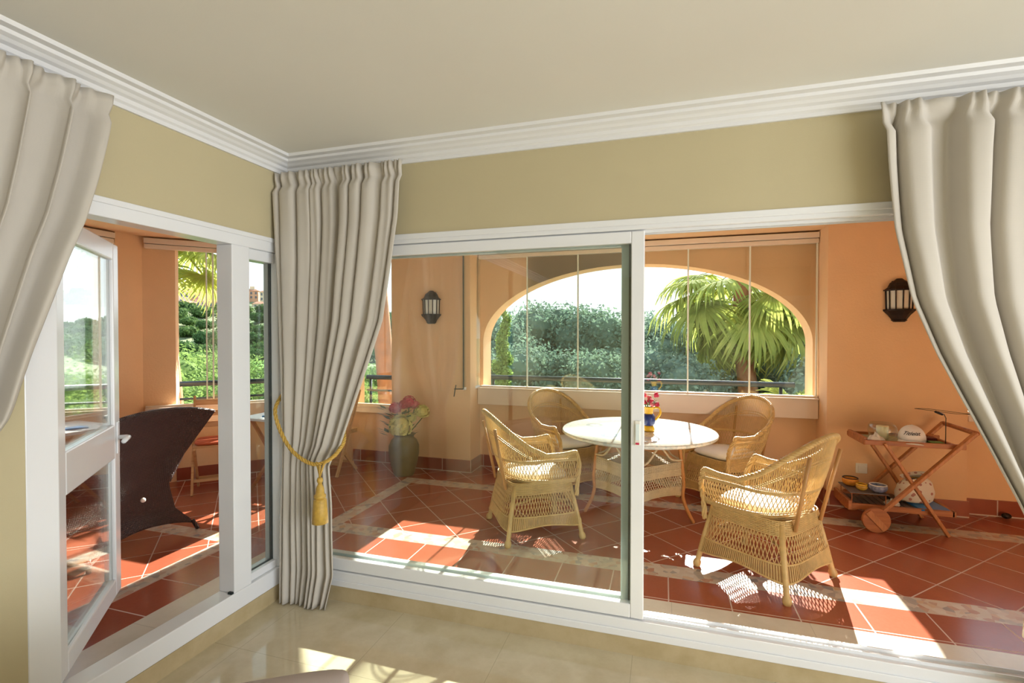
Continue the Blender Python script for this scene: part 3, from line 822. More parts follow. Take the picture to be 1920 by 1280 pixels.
for k in range(16):
    a = rnd.uniform(0, 2*pi); mb.tube([(.01*cos(a), .01*sin(a), .16), (.04*cos(a), .04*sin(a), .22), (.07*cos(a), .07*sin(a), .2+rnd.uniform(0, .07))], [.003, .004, .001], 4)
mb.build('stem', M['greenleaf'], t, True)

# ------------------------------------------------------------------ wall lanterns
def lantern(label, x, y, z, group):
    t = thing('wall_lantern', label, 'wall lamp', (x, y, z), 0, group)
    N = 8
    def half(r0, r1, z0, z1, mb, n=6):
        # half hexagon prism frustum against the wall (towards -y)
        pts = []
        for r, zz in ((r0, z0), (r1, z1)):
            for k in range(n+1):
                a = pi+pi*k/n; pts.append((r*cos(a), r*.8*sin(a), zz))
        m = n+1; fs = [(k, k+1, m+k+1, m+k) for k in range(n)]+[(0, m, 2*m-1, m-1)]+[tuple(range(m))[::-1], tuple(range(m, 2*m))]
        mb.add(pts, fs)
    mb = MB(); half(.055, .105, -.085, -.078+.0, mb); half(.04, .06, -.175, -.16, mb); half(.05, .078, -.16, -.12, mb); half(.078, .112, -.12, -.085, mb); half(.112, .112, -.085, -.072, mb)
    mb.build('lower_bracket', M['iron'], t)
    mb = MB(); half(.112, .112, .078, .088, mb); half(.105, .08, .088, .11, mb); half(.082, .068, .11, .14, mb); half(.07, .035, .14, .165, mb); half(.035, .02, .165, .178, mb); mb.build('roof_cap', M['iron'], t)
    mb = MB(); half(.084, .088, -.072, .078, mb); mb.build('glass_shade', M['frost'], t)
    mb = MB()
    for k in range(7):
        a = pi+pi*k/6; mb.tube([(.09*cos(a), .09*.8*sin(a), -.075), (.095*cos(a), .095*.8*sin(a), .08)], .0055, 6)
    mb.build('glazing_bar', M['iron'], t)
    MB().box(-.05, .05, -.0, .012, -.16, .16).build('back_plate', M['iron'], t)
    return t
lantern('dark bronze half-lantern with frosted panes on the right orange wall', 3.915, 2.418, 1.778, 'wall lanterns')
lantern('dark bronze half-lantern seen through glass on the left orange wall', -.29, 2.438, 1.79, 'wall lanterns')
# outlet
t = thing('wall_socket', 'small white square socket low on the right orange wall', 'wall socket', (3.665, 2.43, .385))
MB().box(-.042, .042, -.008, 0, -.042, .042).build('cover_plate', M['plastic'], t, bevel=.004)
MB().box(-.026, .026, -.011, -.007, -.026, .026).build('socket_face', M['plastic'], t, bevel=.003)
mb = MB(); mb.ball((0, 0, 0), .028, 10, 6, (1.2, .8, .8)); o = mb.build('doorstop', M['iron'], None, True); o.location = (4.66, 2.47, .078)
tag(o, 'small dark round stop on the floor by the far right skirting', 'doorstop')

# ------------------------------------------------------------------ serving trolley
t = thing('serving_trolley', 'folding teak serving trolley with wooden wheels by the right wall', 'serving trolley', (3.6, 2.1, TZ))
o0 = Vector((3.6, 2.1, TZ))
def L(x, y, z): return Vector((x, y, z))-o0
for y, nm in ((1.905, 'n'), (2.335, 'f')):
    mb = MB(); mb.obox(L(3.60, y, .165), L(4.185, y, .81), .022, .042, (0, 1, 0)); mb.build('long_rail', M['teakz'], t, bevel=.004)
    yy = y+(.024 if nm == 'n' else -.024)
    mb = MB(); mb.obox(L(3.645, yy, .70), L(4.04, yy, .055), .022, .042, (0, 1, 0)); mb.build('leg', M['teakz'], t, bevel=.004)
    mb = MB()
    for a_, z_ in (((3.823, .419), 0), ((3.968, .18), 0)):
        pass
    mb.tube([L(3.823, y-.014, .415), L(3.823, y+.014, .415)], .008, 8); mb.build('bolt', M['steel'], t)
    yw = y-.03 if nm == 'n' else y+.03
    mb = MB(); n_ = 32; ra = .09
    vs = [L(3.578+ra*cos(2*pi*k/n_), yw+s_*.014, .14+ra*sin(2*pi*k/n_)) for s_ in (-1, 1) for k in range(n_)]
    mb.add(vs, [tuple(range(n_))[::-1], tuple(range(n_, 2*n_))]+[(k, (k+1) % n_, n_+(k+1) % n_, n_+k) for k in range(n_)])
    wv = mb.build('wheel', M['teak'], t, bevel=.004)
    mb = MB(); sgn = -1 if nm == 'n' else 1
    mb.obox(L(3.578-.055, yw+sgn*.017, .14+.06), L(3.578+.055, yw+sgn*.017, .14-.06), .012, .042, (.7, 0, .7)); mb.build('wheel_batten', M['teakz'], wv)
mb = MB().tube([L(4.185, 1.9, .805), L(4.185, 2.34, .805)], .016, 10); mb.build('handle', M['teak'], t, True)
mb = MB().tube([L(3.58, 1.875, .14), L(3.58, 2.365, .14)], .01, 8); mb.build('axle', M['teak'], t, True)
mb = MB()
mb.box(3.52-3.6, 4.14-3.6, 1.928-2.1, 1.95-2.1, .68-TZ, .715-TZ); mb.box(3.52-3.6, 4.14-3.6, 2.285-2.1, 2.307-2.1, .68-TZ, .715-TZ)
mb.box(3.52-3.6, 3.545-3.6, 1.95-2.1, 2.285-2.1, .675-TZ, .73-TZ); mb.box(4.06-3.6, 4.082-3.6, 1.95-2.1, 2.285-2.1, .68-TZ, .715-TZ)
mb.build('tray_frame', M['teak'], t, bevel=.003)
MB().box(3.545-3.6, 4.06-3.6, 1.95-2.1, 2.285-2.1, .685-TZ, .695-TZ).build('tray_base', M['tray_glass'], t)
mb = MB()
mb.box(3.44-3.6, 4.09-3.6, 1.955-2.1, 1.98-2.1, .185-TZ, .225-TZ); mb.box(3.44-3.6, 4.09-3.6, 2.26-2.1, 2.285-2.1, .185-TZ, .225-TZ); mb.box(3.425-3.6, 3.45-3.6, 1.95-2.1, 2.29-2.1, .175-TZ, .245-TZ); mb.box(4.075-3.6, 4.1-3.6, 1.955-2.1, 2.285-2.1, .185-TZ, .225-TZ)
mb.build('shelf_frame', M['teak'], t, bevel=.003)
mb = MB()
for k in range(14): x = 3.46-3.6+k*.0445; mb.box(x, x+.034, 1.98-2.1, 2.26-2.1, .20-TZ, .212-TZ)
mb.build('shelf_slats', M['tray'], t)
# wire bottle rack standing off the shelf, left end
TT = .6955
# things on the tray
t = thing('glass_bowl', 'round clear glass bowl on the trolley tray, left of the cap', 'bowl', (3.70, 2.12, TT))
MB().lathe([(.001, 0), (.05, 0), (.085, .025), (.098, .065), (.092, .105), (.078, .125), (.075, .125), (.088, .105), (.093, .065), (.081, .028), (.048, .005), (.001, .005)], 32).build('bowl_glass', M['dglass'], t, True)
mb = MB().lathe([(.001, .0), (.038, .0), (.04, .004), (.04, .092), (.036, .098), (.02, .094), (.001, .093)], 24); o = mb.build('pillar_candle', M['wax'], None, True); o.location = (3.70, 2.12, TT+.0055)
tag(o, 'cream pillar candle standing inside the clear glass bowl', 'candle')
mb = MB()
def crump(i, j):
    a = 2*pi*i; rr = sin(pi*min(1, j*1.0)*.5+.001)
    r_ = .055*j*(1+.35*noise.noise(Vector((cos(a)*2, sin(a)*2, j*3)))); h_ = .06*(1-j)**.7*(1+.6*noise.noise(Vector((cos(a)*3+5, sin(a)*3, j*4))))
    return (r_*cos(a)*1.3, r_*sin(a), max(.001, h_))
mb.grid(crump, 28, 8, True); o = mb.build('crumpled_napkin', M['cushion'], None, True); o.location = (3.615, 1.995, TT+.001); o.scale = (.8, .8, 1)
tag(o, 'crumpled white napkin at the left end of the trolley tray', 'napkin')
mb = MB(); mb.ball((0, 0, .022), .022, 8, 6, (1.1, 1, .7)); o = mb.build('small_parcel', M['capw'], None, True); o.location = (3.79, 2.12, TT+.02)
bpy.data.objects.remove(o)
# cap
t = thing('baseball_cap', 'white cap with dark script lettering on the trolley tray', 'cap', (3.868, 2.065, TT+.001), radians(-112))
# local: front of cap = +x
R0 = .088
def dome(a, e): return Vector((R0*1.08*cos(a)*cos(e), R0*.96*sin(a)*cos(e), .012+.112*sin(e)**.9))
MB().grid(lambda i, j: dome(2*pi*i, pi/2*j*.98), 40, 10, True).build('crown', M['capw'], t, True, solid=.003)
def brim(i, j):
    a = lerp(-1.15, 1.15, i); p = dome(a, 0.02); out = .075*j*cos(a*.95)**.6 if cos(a*.95) > 0 else 0
    return Vector((p.x+out, p.y*(1+.08*j), .014-.010*j-(.012*(sin(a)**2))*j+.004))
MB().grid(brim, 24, 6).build('brim', M['capw'], t, True, solid=.003)
MB().ball((0, 0, .125), .006, 8, 5, (1, 1, .6)).build('top_button', M['capw'], t, True)
mb = MB(); mb.grid(lambda i, j: Vector((-.085*cos(lerp(-.6, .6, i)), .082*sin(lerp(-.6, .6, i))*1.2, lerp(.012, .03, j)+.0))+Vector((-.012, 0, 0)), 10, 1); mb.build('rear_strap', M['capw'], t, True, solid=.002)
fc = bpy.data.curves.new('lettering', 'FONT'); fc.body = 'Titleist'; fc.size = 1; fc.shear = .5; fc.offset = .012
fo = bpy.data.objects.new('tmp', fc); C.objects.link(fo)
dg = bpy.context.evaluated_depsgraph_get(); me = bpy.data.meshes.new_from_object(fo.evaluated_get(dg)); bpy.data.objects.remove(fo)
wtxt = max(v.co.x for v in me.vertices)
for v in me.vertices:
    fx = v.co.x/wtxt-.5; a = fx*1.5; e = .40+v.co.y*.36+.04*fx
    p = dome(a, e); nrm = Vector((cos(a)*cos(e), sin(a)*cos(e), sin(e)*.8)).normalized(); v.co = p+nrm*.0035
me.materials.append(M['navy']); lo = bpy.data.objects.new('lettering', me); C.objects.link(lo); lo.parent = t
mb = MB(); mb.box(-.10, .10, -.03, .03, 0, .012); o = mb.build('folded_cloth', M['green'], None, bevel=.005); o.location = (4.0, 2.03, TT+.001); o.scale = (.42, 1, 1.3)
tag(o, 'folded green cloth to the right of the white cap on the trolley tray', 'cloth')
mb = MB(); mb.box(-.055, .055, -.04, .04, 0, .02); o = mb.build('notebook', plain('maroon_cover', S(90, 24, 34), .5, .05), None, bevel=.002); o.location = (4.0, 2.17, TT+.001); o.rotation_euler = (0, 0, .2)
tag(o, 'dark red notebook behind the green cloth on the trolley tray', 'notebook')
# wire candle lighter stand
t = thing('wire_stand', 'thin dark wire stand with a long loop, rising from the trolley right end', 'wire stand', (4.035, 1.97, TT+.001))
MB().tube([(0, 0, 0), (0, 0, .20), (-.01, 0, .225), (-.05, 0, .24)], .003, 6).build('upright', M['iron'], t, True)
mb = MB(); mb.tube(spline([(-.19, 0, .262), (-.1, 0, .262), (.05, 0, .245), (.15, 0, .235), (.05, 0, .235), (-.1, 0, .252), (-.19, 0, .262)], 5), .0018, 5); mb.build('loop', M['iron'], t, True)
MB().tube([(-.065, 0, .245), (-.02, 0, .225)], .008, 8).build('clip', M['black'], t, True)
# lower shelf things
SZ = .2125
t = thing('patterned_bag', 'white drawstring bag with pale floral print on the trolley lower shelf', 'bag', (3.93, 2.12, SZ))
def bagf(i, j):
    a = 2*pi*i; prf = interp([(0, .6), (.1, .92), (.4, 1), (.7, .85), (.88, .5), (.95, .42), (1, .75)], j)
    if j == 0: prf = .01
    r_ = prf*(1+.10*noise.noise(Vector((cos(a)*1.6, sin(a)*1.6, j*3)))); return (r_*.13*cos(a), r_*.075*sin(a), max(0, j-.03)*.21*(1+.12*cos(a-.5)))
def bagmat():
    t2 = NT('floral_print'); n_ = t2.n('ShaderNodeTexVoronoi'); n_.inputs['Scale'].default_value = 26; t2.l(t2.obj(), n_.inputs[0])
    d_ = t2.math('LESS_THAN', n_.outputs['Distance'], .28); t2.princ(t2.mix(d_, S(226, 214, 200), S(176, 120, 110)), .8); return t2.m
MB().grid(bagf, 32, 16, True).build('bag_body', bagmat(), t, True)
MB().tube([(-.06, 0, .175), (0, -.045, .172), (.06, 0, .178), (0, .035, .178), (-.06, 0, .175)], .004, 6).build('drawstring', M['gold'], t, True)
mb = MB(); mb.box(-.11, .09, -.11, .11, 0, .012); o = mb.build('magazine', M['bluebook'], None, bevel=.002); o.location = (4.0, 2.075, SZ+.0); o.rotation_euler = (0, 0, .12)
o.location.x = 3.985; tag(o, 'bright blue magazine at the right end of the trolley shelf', 'magazine')
for p_ in (t,): p_.location.z = SZ+.013; p_.location.y = 2.135; p_.location.x = 3.92
mb = MB(); mb.box(-.03, .03, -.08, .08, 0, .02); o = mb.build('black_wallet', M['black'], None, bevel=.003); o.location = (4.03, 2.21, SZ+.001); o.location.x = 4.045
tag(o, 'flat black case at the back right corner of the trolley shelf', 'case')
o.location = (3.80, 2.2, SZ+.001)
o['label'] = 'flat black case on the trolley shelf left of the floral bag'
t = thing('wire_rack', 'low wire rack on the left end of the trolley shelf carrying bowls', 'rack', (3.57, 2.11, SZ))
for x_ in (-.11, .11):
    for y_ in (-.12, .12): MB().tube([(x_, y_, 0), (x_, y_, .085)], .0035, 6).build('post', M['teak'], t)
mb = MB(); mb.box(-.125, .125, -.135, .135, .085, .092); mb.build('shelf', M['tray'], t)
def bowl(label, x, y, r, h, mat, rim):
    t = thing('small_bowl', label, 'bowl', (x, y, SZ+.0925))
    MB().lathe([(.001, 0), (r*.5, 0), (r*.85, h*.25), (r, h*.6), (r*.92, h), (r*.84, h), (r*.9, h*.6), (r*.7, h*.3), (.001, h*.2)], 28).build('bowl_body', mat, t, True)
    MB().tube([(r*.88*cos(2*pi*k/28), r*.88*sin(2*pi*k/28), h) for k in range(28)], .004, 6, False, True).build('bowl_rim', rim, t, True)
bowl('blue and white patterned bowl at the front of the wire rack', 3.645, 2.035, .062, .055, plain('blue_white_glaze', S(110, 115, 140), .15, .9, 55), M['cushion'])
bowl('orange glazed bowl at the back left of the wire rack', 3.505, 2.17, .058, .06, plain('orange_glaze', S(214, 140, 50), .2, .2, 30), M['iron'])
bowl('mustard yellow bowl between the orange and the blue bowl on the rack', 3.545, 2.055, .04, .045, plain('mustard_glaze', S(196, 150, 60), .25, .2, 30), M['yellow'])
mb = MB().grid(crump, 24, 8, True); o = mb.build('folded_white_cloth', M['cushion'], None, True); o.location = (3.745, 2.06, SZ+.001); o.scale = (.7, 1, .6)
tag(o, 'small white rag on the trolley shelf between rack and bag', 'cloth')

# ------------------------------------------------------------------ floor vase with flowers
t = thing('floor_vase', 'tall olive-brown vase of artificial flowers on the floor by the left lantern wall', 'vase', (-.49, 2.2, TZ))
MB().lathe([(.001, 0), (.10, 0), (.105, .01), (.13, .10), (.155, .22), (.155, .30), (.13, .36), (.10, .39), (.105, .41), (.12, .42), (.11, .42), (.09, .39), (.001, .36)], 32).build('vase_body', M['bronzew'], t, True)
rnd = random.Random(9)
def bloom(c, r, mat, n=60):
    mb = MB(); c = Vector(c)
    for k in range(n):
        a = rnd.uniform(0, 2*pi); e = math.asin(rnd.uniform(-.6, 1)); d = Vector((cos(a)*cos(e), sin(a)*cos(e), sin(e)))
        s = r*.3; q = c+d*r; a1 = d.orthogonal().normalized()*s; a2 = d.cross(a1).normalized()*s*.7
        mb.add([q-a1, q-a2+d*s*.4, q+a1, q+a2+d*s*.4], [(0, 1, 2, 3)])
    mb.ball(c, r*.85, 10, 8)
    mb.build('flower_head', mat, t, False)
bloom((.03, -.12, .52), .11, M['yellowf'], 90); bloom((.22, -.02, .66), .07, M['yellowf']); bloom((.11, -.05, .60), .05, M['yellowf'])
bloom((.06, .0, .75), .065, M['red']); bloom((.0, .0, .72), .05, M['red']); bloom((-.10, 0, .68), .06, M['pink']); bloom((.12, .02, .72), .045, M['pink'])
mb = MB()
for k in range(46):
    a = rnd.uniform(0, 2*pi); h = rnd.uniform(.42, .70); rr = rnd.uniform(.10, .24); c = Vector((rr*cos(a)-.05, rr*sin(a)*.5-.03, h)); d = Vector((cos(a), sin(a), .4)).normalized(); s = d.cross(Vector((0, 0, 1))).normalized()*.028
    mb.add([c-d*.05, c+s, c+d*.06, c-s], [(0, 1, 2, 3)])
mb.build('leaves', M['greenleaf'], t)
mb = MB()
for q in ((.03, -.10, .46), (.22, -.02, .60), (.06, 0, .7), (-.10, 0, .62), (.12, 0, .68)): mb.tube([(0, 0, .37), (q[0]*.5, q[1]*.5, .48 if q[2] > .5 else .42), q], .005, 5)
mb.build('stem', M['greenleaf'], t)

# ------------------------------------------------------------------ dark brown woven chair
t = thing('woven_lounge_chair', 'dark brown woven chair with flared waisted back, on the left terrace', 'chair', (-1.33, .1, TZ))
hwp = [(0, .37), (.09, .33), (.2, .24), (.38, .185), (.44, .18), (.6, .255), (.75, .33), (.88, .39), (.93, .41)]
def bk(i, j, off=0):
    s_ = 2*i-1; z = lerp(.05, .90, j)
    top = 1+.04*(1-s_*s_) ; zz = z*lerp(1, top, j)-.02*j*abs(s_)**3+ (0 if j > .2 else .06*(1-s_*s_)*(1-j/.2))
    hw_ = interp(hwp, z); x = interp([(0, .03), (.2, -.02), (.4, .0), (.6, .05), (.75, .11), (.95, .20)], z)
    return Vector((x-.05*(1-s_*s_)+off+.04, hw_*s_, zz))
MB().grid(lambda i, j: bk(i, j), 40, 40).build('backrest', M['brown'], t, True, solid=.022)
mb = MB().tube([bk(i/30, 1) for i in range(31)], .014, 8); mb.build('top_rim', M['brown'], t, True)
for s_ in (-1, 1):
    MB().tube([bk(.5+.5*s_, 0)+Vector((0, 0, .02)), bk(.5+.5*s_, 0)+Vector((.03, s_*.02, -.05))], .014, 8).build('leg', M['brown'], t, True)
mb = MB(); mb.grid(lambda i, j: Vector((lerp(-.02, -.58, j), lerp(-.2, .2, i)*(1+.35*j), .40+.02*j)), 12, 12); mb.build('seat', M['brown'], t, True, solid=.06)
mb = MB(); mb.grid(lambda i, j: Vector((-.58-.0*j+.06*j*(1-j)*4*-1, lerp(-.27, .27, i)*(1-.25*sin(pi*j)), lerp(.40, .02, j))), 12, 8); mb.build('front_panel', M['brown'], t, True, solid=.03)
MB().ball((.065, -.02, .335), .016, 10, 8).build('white_clip', M['plastic'], t, True)
for s_ in (-1, 1):
    mb = MB(); mb.grid(lambda i, j: Vector((lerp(.03, -.5, i), s_*lerp(.19, .31, j+.0)*(1+.1*i), lerp(.40, lerp(.60, .56, i), j))), 12, 6); mb.build('armrest', M['brown'], t, True, solid=.03)

# ------------------------------------------------------------------ folding chairs and table
def fold_chair(label, x, y, rz, group):
    t = thing('folding_chair', label, 'chair', (x, y, TZ), rz, group)   # front = +y local
    w = .20
    for s_ in (-1, 1):
        MB().obox((s_*w, .16, 0), (s_*w, -.20, .86), .02, .035, (0, 1, 0)).build('back_post', M['acacia'], t, bevel=.003)
        MB().obox((s_*(w-.025), -.17, 0), (s_*(w-.025), .20, .43), .02, .035, (0, 1, 0)).build('leg', M['acacia'], t, bevel=.003)
    for z in (.60, .70, .80): MB().obox((-w, -.20+(.86-z)*.42, z), (w, -.20+(.86-z)*.42, z), .014, .055).build('back_slat', M['acacia'], t, bevel=.003)
    mb = MB()
    for k in range(7): y0 = -.17+k*.054; mb.box(-w+.01, w-.01, y0, y0+.044, .43, .448)
    mb.box(-w+.01, -w+.03, -.17, .2, .405, .43); mb.box(w-.03, w-.01, -.17, .2, .405, .43)
    mb.build('seat', M['acacia'], t, bevel=.002)
    MB().obox((-w, .11, .12), (w, .11, .12), .015, .025).build('stretcher', M['acacia'], t)
    MB().obox((-w+.02, -.12, .09), (w-.02, -.12, .09), .015, .025).build('stretcher', M['acacia'], t)
    return t
fc1 = fold_chair('wooden folding chair with slatted back, between dark woven chair and angled window', -1.93, 1.27, radians(-135), 'wooden folding chairs')
o = copy_tree(fc1); o.location = (-1.27, 2.07, TZ); o.rotation_euler = (0, 0, radians(175)); o['label'] = 'wooden folding chair mostly hidden behind the corner curtain, right of the white-topped table'
mb = MB(); 
def sc(i, j):
    a = 2*pi*i; m_ = (abs(cos(a))**5+abs(sin(a))**5)**-.2; pr_ = [(.01, 0), (.95, 0), (1, .012), (.95, .024), (.01, .028)][int(round(j*4))]
    return (cos(a)*m_*.185*pr_[0], sin(a)*m_*.175*pr_[0], pr_[1])
mb.grid(sc, 32, 4, True); o = mb.build('seat_pad', plain('rust_pad', S(190, 90, 50), .8, .08), None, True); o.location = (-1.92, 1.26, TZ+.449); o.rotation_euler = (0, 0, radians(-135))
tag(o, 'thin rust-coloured pad on the seat of the wooden folding chair', 'cushion')
t = thing('folding_table', 'small white-topped table with crossed wooden legs by the angled window', 'table', (-1.3, 1.47, TZ))
MB().box(-.3, .3, -.30, .30, .675, .70).build('tabletop', M['white'], t, bevel=.006)
for y in (-.22, .22):
    MB().obox((-.25, y, .0), (.25, y, .675), .02, .035, (0, 1, 0)).build('leg', M['teakz'], t, bevel=.003)
    yy = y*.86; MB().obox((.25, yy, .0), (-.25, yy, .675), .02, .035, (0, 1, 0)).build('leg', M['teakz'], t, bevel=.003)
mb = MB(); mb.box(-.07, .07, -.05, .05, 0, .012); o = mb.build('blue_booklet', M['bluebook'], None, bevel=.002); o.location = (-1.36, 1.33, TZ+.7005); o.rotation_euler = (0, 0, .4)
tag(o, 'small blue booklet lying on the white-topped folding table', 'booklet')
t = thing('flower_vase', 'slim amber vase with pink flowers on the white-topped folding table', 'vase', (-1.33, 1.62, TZ+.7005))
MB().lathe([(.001, 0), (.03, 0), (.035, .04), (.022, .10), (.026, .13), (.02, .125), (.001, .11)], 16).build('vase_body', plain('amber_glaze', S(205, 160, 100), .2, .1), t, True)
rnd = random.Random(5)
for k in range(8):
    a = rnd.uniform(0, 2*pi); q = rnd.uniform(.01, .07); mb = MB(); rose(mb, (q*cos(a), q*sin(a), .18+rnd.uniform(-.02, .05)), .019, rnd); mb.build('flower', M['pink'] if k % 2 else M['red'], t, True)
mb = MB()
for k in range(8): a = rnd.uniform(0, 2*pi); mb.tube([(0, 0, .1), (.05*cos(a), .05*sin(a), .18)], .003, 4)
mb.build('stem', M['greenleaf'], t)

# ------------------------------------------------------------------ sofa arm in the foreground
hd = radians(32)
t = thing('armchair', 'mauve-grey upholstered armchair, only its rounded arm tip at bottom edge', 'armchair', (1.275, -1.215, 0), hd-pi/2)
# local front = +y ; left arm at x -..; arm outer edge at x=0 local, tip at y=0
mb = MB()
def armf(i, j):
    a = 2*pi*j; return (0, 0, 0)
prf = [(0, .02), (0, .56)]+[(.09-.09*cos(pi*k/10), .56+.085*sin(pi*k/10)) for k in range(1, 10)]+[(.18, .56), (.18, .02)]
path = []
for y_, s_ in ((-.85, 1), (-.1, 1), (-.04, .985), (-.01, .96), (0, .90)):
    path.append((y_, s_))
vs = []; n_ = len(prf)
for y_, s_ in path:
    for px_, pz_ in prf: vs.append((.09+(px_-.09)*s_, y_, .02+(pz_-.02)*(s_ if s_ > .99 else 1-(1-s_)*.35)))
fs = [(i*n_+j, i*n_+(j+1) % n_, (i+1)*n_+(j+1) % n_, (i+1)*n_+j) for i in range(len(path)-1) for j in range(n_)]+[tuple(range(n_))[::-1], tuple(range((len(path)-1)*n_, len(path)*n_))]
mb.add(vs, fs); mb.build('arm', M['mauve'], t, True, bevel=.012)
mb = MB(); mb.add([(x_+.72, y_, z_) for x_, y_, z_ in vs], fs); mb.build('arm', M['mauve'], t, True, bevel=.012)
MB().box(.18, .72, -.85, -.03, .05, .30).build('seat_base', M['mauve'], t, bevel=.02)
MB().box(.185, .715, -.68, -.01, .30, .44).build('seat_cushion', M['mauve'], t, bevel=.04)
MB().box(.185, .715, -.85, -.66, .30, .72).build('backrest', M['mauve'], t, bevel=.05)
for x_ in (.09, .81):
    for y_ in (-.08, -.78): MB().lathe([(.02, 0), (.028, .03)], 12, (x_, y_, 0)).build('foot', M['iron'], t)

# ------------------------------------------------------------------ outside
def ter(d, a):
    """terrain height: d distance from camera, a heading deg"""
    L = max(0, min(1, (a-112)/14))     # 1 on the left (valley and hill)
    near = interp([(0, -.6), (6, -1.2), (14, -2.6), (40, -5), (80, -7), (125, -6.5), (150, -4), (200, 6), (260, 16), (300, 19), (420, 10)], d)
    rgt = interp([(0, -1.0), (10, -2.6), (400, -2.6)], d)
    return lerp(rgt, near, L)
b = MB(); AN, DN = 110, 90
ds = [4.6+ (420-4.6)*(k/DN)**2.2 for k in range(DN+1)]
def terp(i, j):
    a = lerp(30, 178, i); d = ds[int(round(j*DN))]; z = ter(d, a)+ (0 if d < 20 else min(1.5, d*.01)*noise.noise(Vector((a*.3, d*.05, 0))))
    return (CAM.x+d*cos(radians(a)), CAM.y+d*sin(radians(a)), z)
ter_o = b.grid(terp, AN, DN).build('hillside_ground', M['grass'], None, True); struct(ter_o)
# fairway strip
b = MB()
def fwy(i, j):
    a = lerp(124, 138, i); d = lerp(92, 128, j); return (CAM.x+d*cos(radians(a)), CAM.y+d*sin(radians(a)), ter(d, a)+.6+.9*j)
fw = b.grid(fwy, 20, 6).build('fairway', M['golf'], None, True); struct(fw)

def leaf_cloud(mb, blobs, n, s, rnd, flat=.0, core=True):
    tot = sum(b_[1]**2 for b_ in blobs)
    for c, r, sq in blobs:
        k = int(n*r*r/tot)
        if core: mb.ball(c, r*.66, 8, 6, (1, 1, sq))
        for _ in range(k):
            a = rnd.uniform(0, 2*pi); e = math.asin(rnd.uniform(-1, 1)); d = Vector((cos(a)*cos(e), sin(a)*cos(e), sin(e)))
            q = Vector(c)+Vector((d.x*r, d.y*r, d.z*r*sq))*rnd.uniform(.66, 1.1)
            nn = (d+Vector((rnd.uniform(-1, 1), rnd.uniform(-1, 1), rnd.uniform(-1, 1)))*.9).normalized()
            a1 = nn.orthogonal().normalized(); a1 = Matrix.Rotation(rnd.uniform(0, 6), 3, nn) @ a1; a2 = nn.cross(a1)
            ss = s*rnd.uniform(.6, 1.3); mb.add([q-a1*ss, q-a2*ss*.5, q+a1*ss, q+a2*ss*.5], [(0, 1, 2, 3)])
def tree_proto(name, h, w, n, s, seed, mat, trunk_h, nb=14, sq=.9):
    rnd = random.Random(seed); mb = MB(); blobs = []
    for k in range(nb):
        f = k/(nb-1); a = k*2.4+rnd.uniform(-.4, .4); zz = lerp(trunk_h+w*.15, h-w*.18, f**.9); rr = w*.5*sqrt(max(.05, 1-(abs(f-.42)/.62)**2))*rnd.uniform(.45, .85)
        blobs.append(((rr*cos(a)*.75, rr*sin(a)*.75, zz), w*rnd.uniform(.20, .30), sq))
    leaf_cloud(mb, blobs, n, s, rnd); crown = mb.mesh(name+'_crown', mat, False)
    mt = MB(); mt.tube([(0, 0, -.5), (.1, .05, trunk_h), (0, 0, h*.6)], [w*.05, w*.04, w*.02], 8); tr = mt.mesh(name+'_trunk', M['bark'], True)
    return crown, tr
def put_tree(pr_, nm, x, y, z, sc_, rz, label, cat, group=None, trunk=True):
    if trunk:
        t = thing(nm, label, cat, (x, y, z), rz, group); t.scale = (sc_,)*3
        o = bpy.data.objects.new('crown', pr_[0]); C.objects.link(o); o.parent = t
        o = bpy.data.objects.new('trunk', pr_[1]); C.objects.link(o); o.parent = t; return t
    o = bpy.data.objects.new(nm, pr_[0]); C.objects.link(o); o.location = (x, y, z); o.scale = (sc_,)*3; o.rotation_euler = (0, 0, rz); return tag(o, label, cat, group)
PA = [tree_proto('t%d' % k, 6, 4.4, 12000, .10, 30+k, M['leafA'], .6, 22) for k in range(3)]
PB = [tree_proto('b%d' % k, 2.2, 2.6, 16000, .034, 50+k, M['leafB'], .1, 12) for k in range(3)]
PP = [tree_proto('p%d' % k, 4.2, 6.6, 900, .42, 70+k, M['leafP'], .6, 12, .62) for k in range(4)]
rnd = random.Random(77)
# tree row beyond arch : (u, v top, dist)
row = [(860, 590, 20), (935, 596, 19), (1000, 578, 21), (1052, 570, 22), (1100, 578, 21), (1150, 592, 20), (1205, 584, 22), (1250, 600, 21), (1300, 604, 23), (1350, 598, 22), (1405, 604, 21), (1460, 600, 22), (1520, 600, 22), (1590, 596, 22), (1700, 590, 21), (1830, 590, 21), (1980, 590, 20)]
for k, (u, v, d) in enumerate(row):
    x, y = place(u, d); zt = zat(u, v, d); sc_ = (zt+2.9)/6.0
    put_tree(PA[k % 3], 'tree', x, y, -2.9, sc_, rnd.uniform(0, 6), 'tall blue-green tree in the dense row beyond the arched opening', 'tree', 'trees beyond the arch')
row2 = [(905, 655, 15), (985, 650, 14.5), (1060, 655, 15), (1130, 660, 14.5), (1215, 655, 15), (1280, 665, 14), (1340, 655, 18.7), (1450, 650, 18.7), (1550, 660, 15)]
for k, (u, v, d) in enumerate(row2):
    x, y = place(u, d); zt = zat(u, v, d)
    put_tree(PA[(k+1) % 3], 'tree', x, y, -2.9, (zt+2.9)/6.0*1.0, rnd.uniform(0, 6), 'lower blue-green tree in front of the tree row beyond the arch', 'tree', 'lower trees beyond the arch')
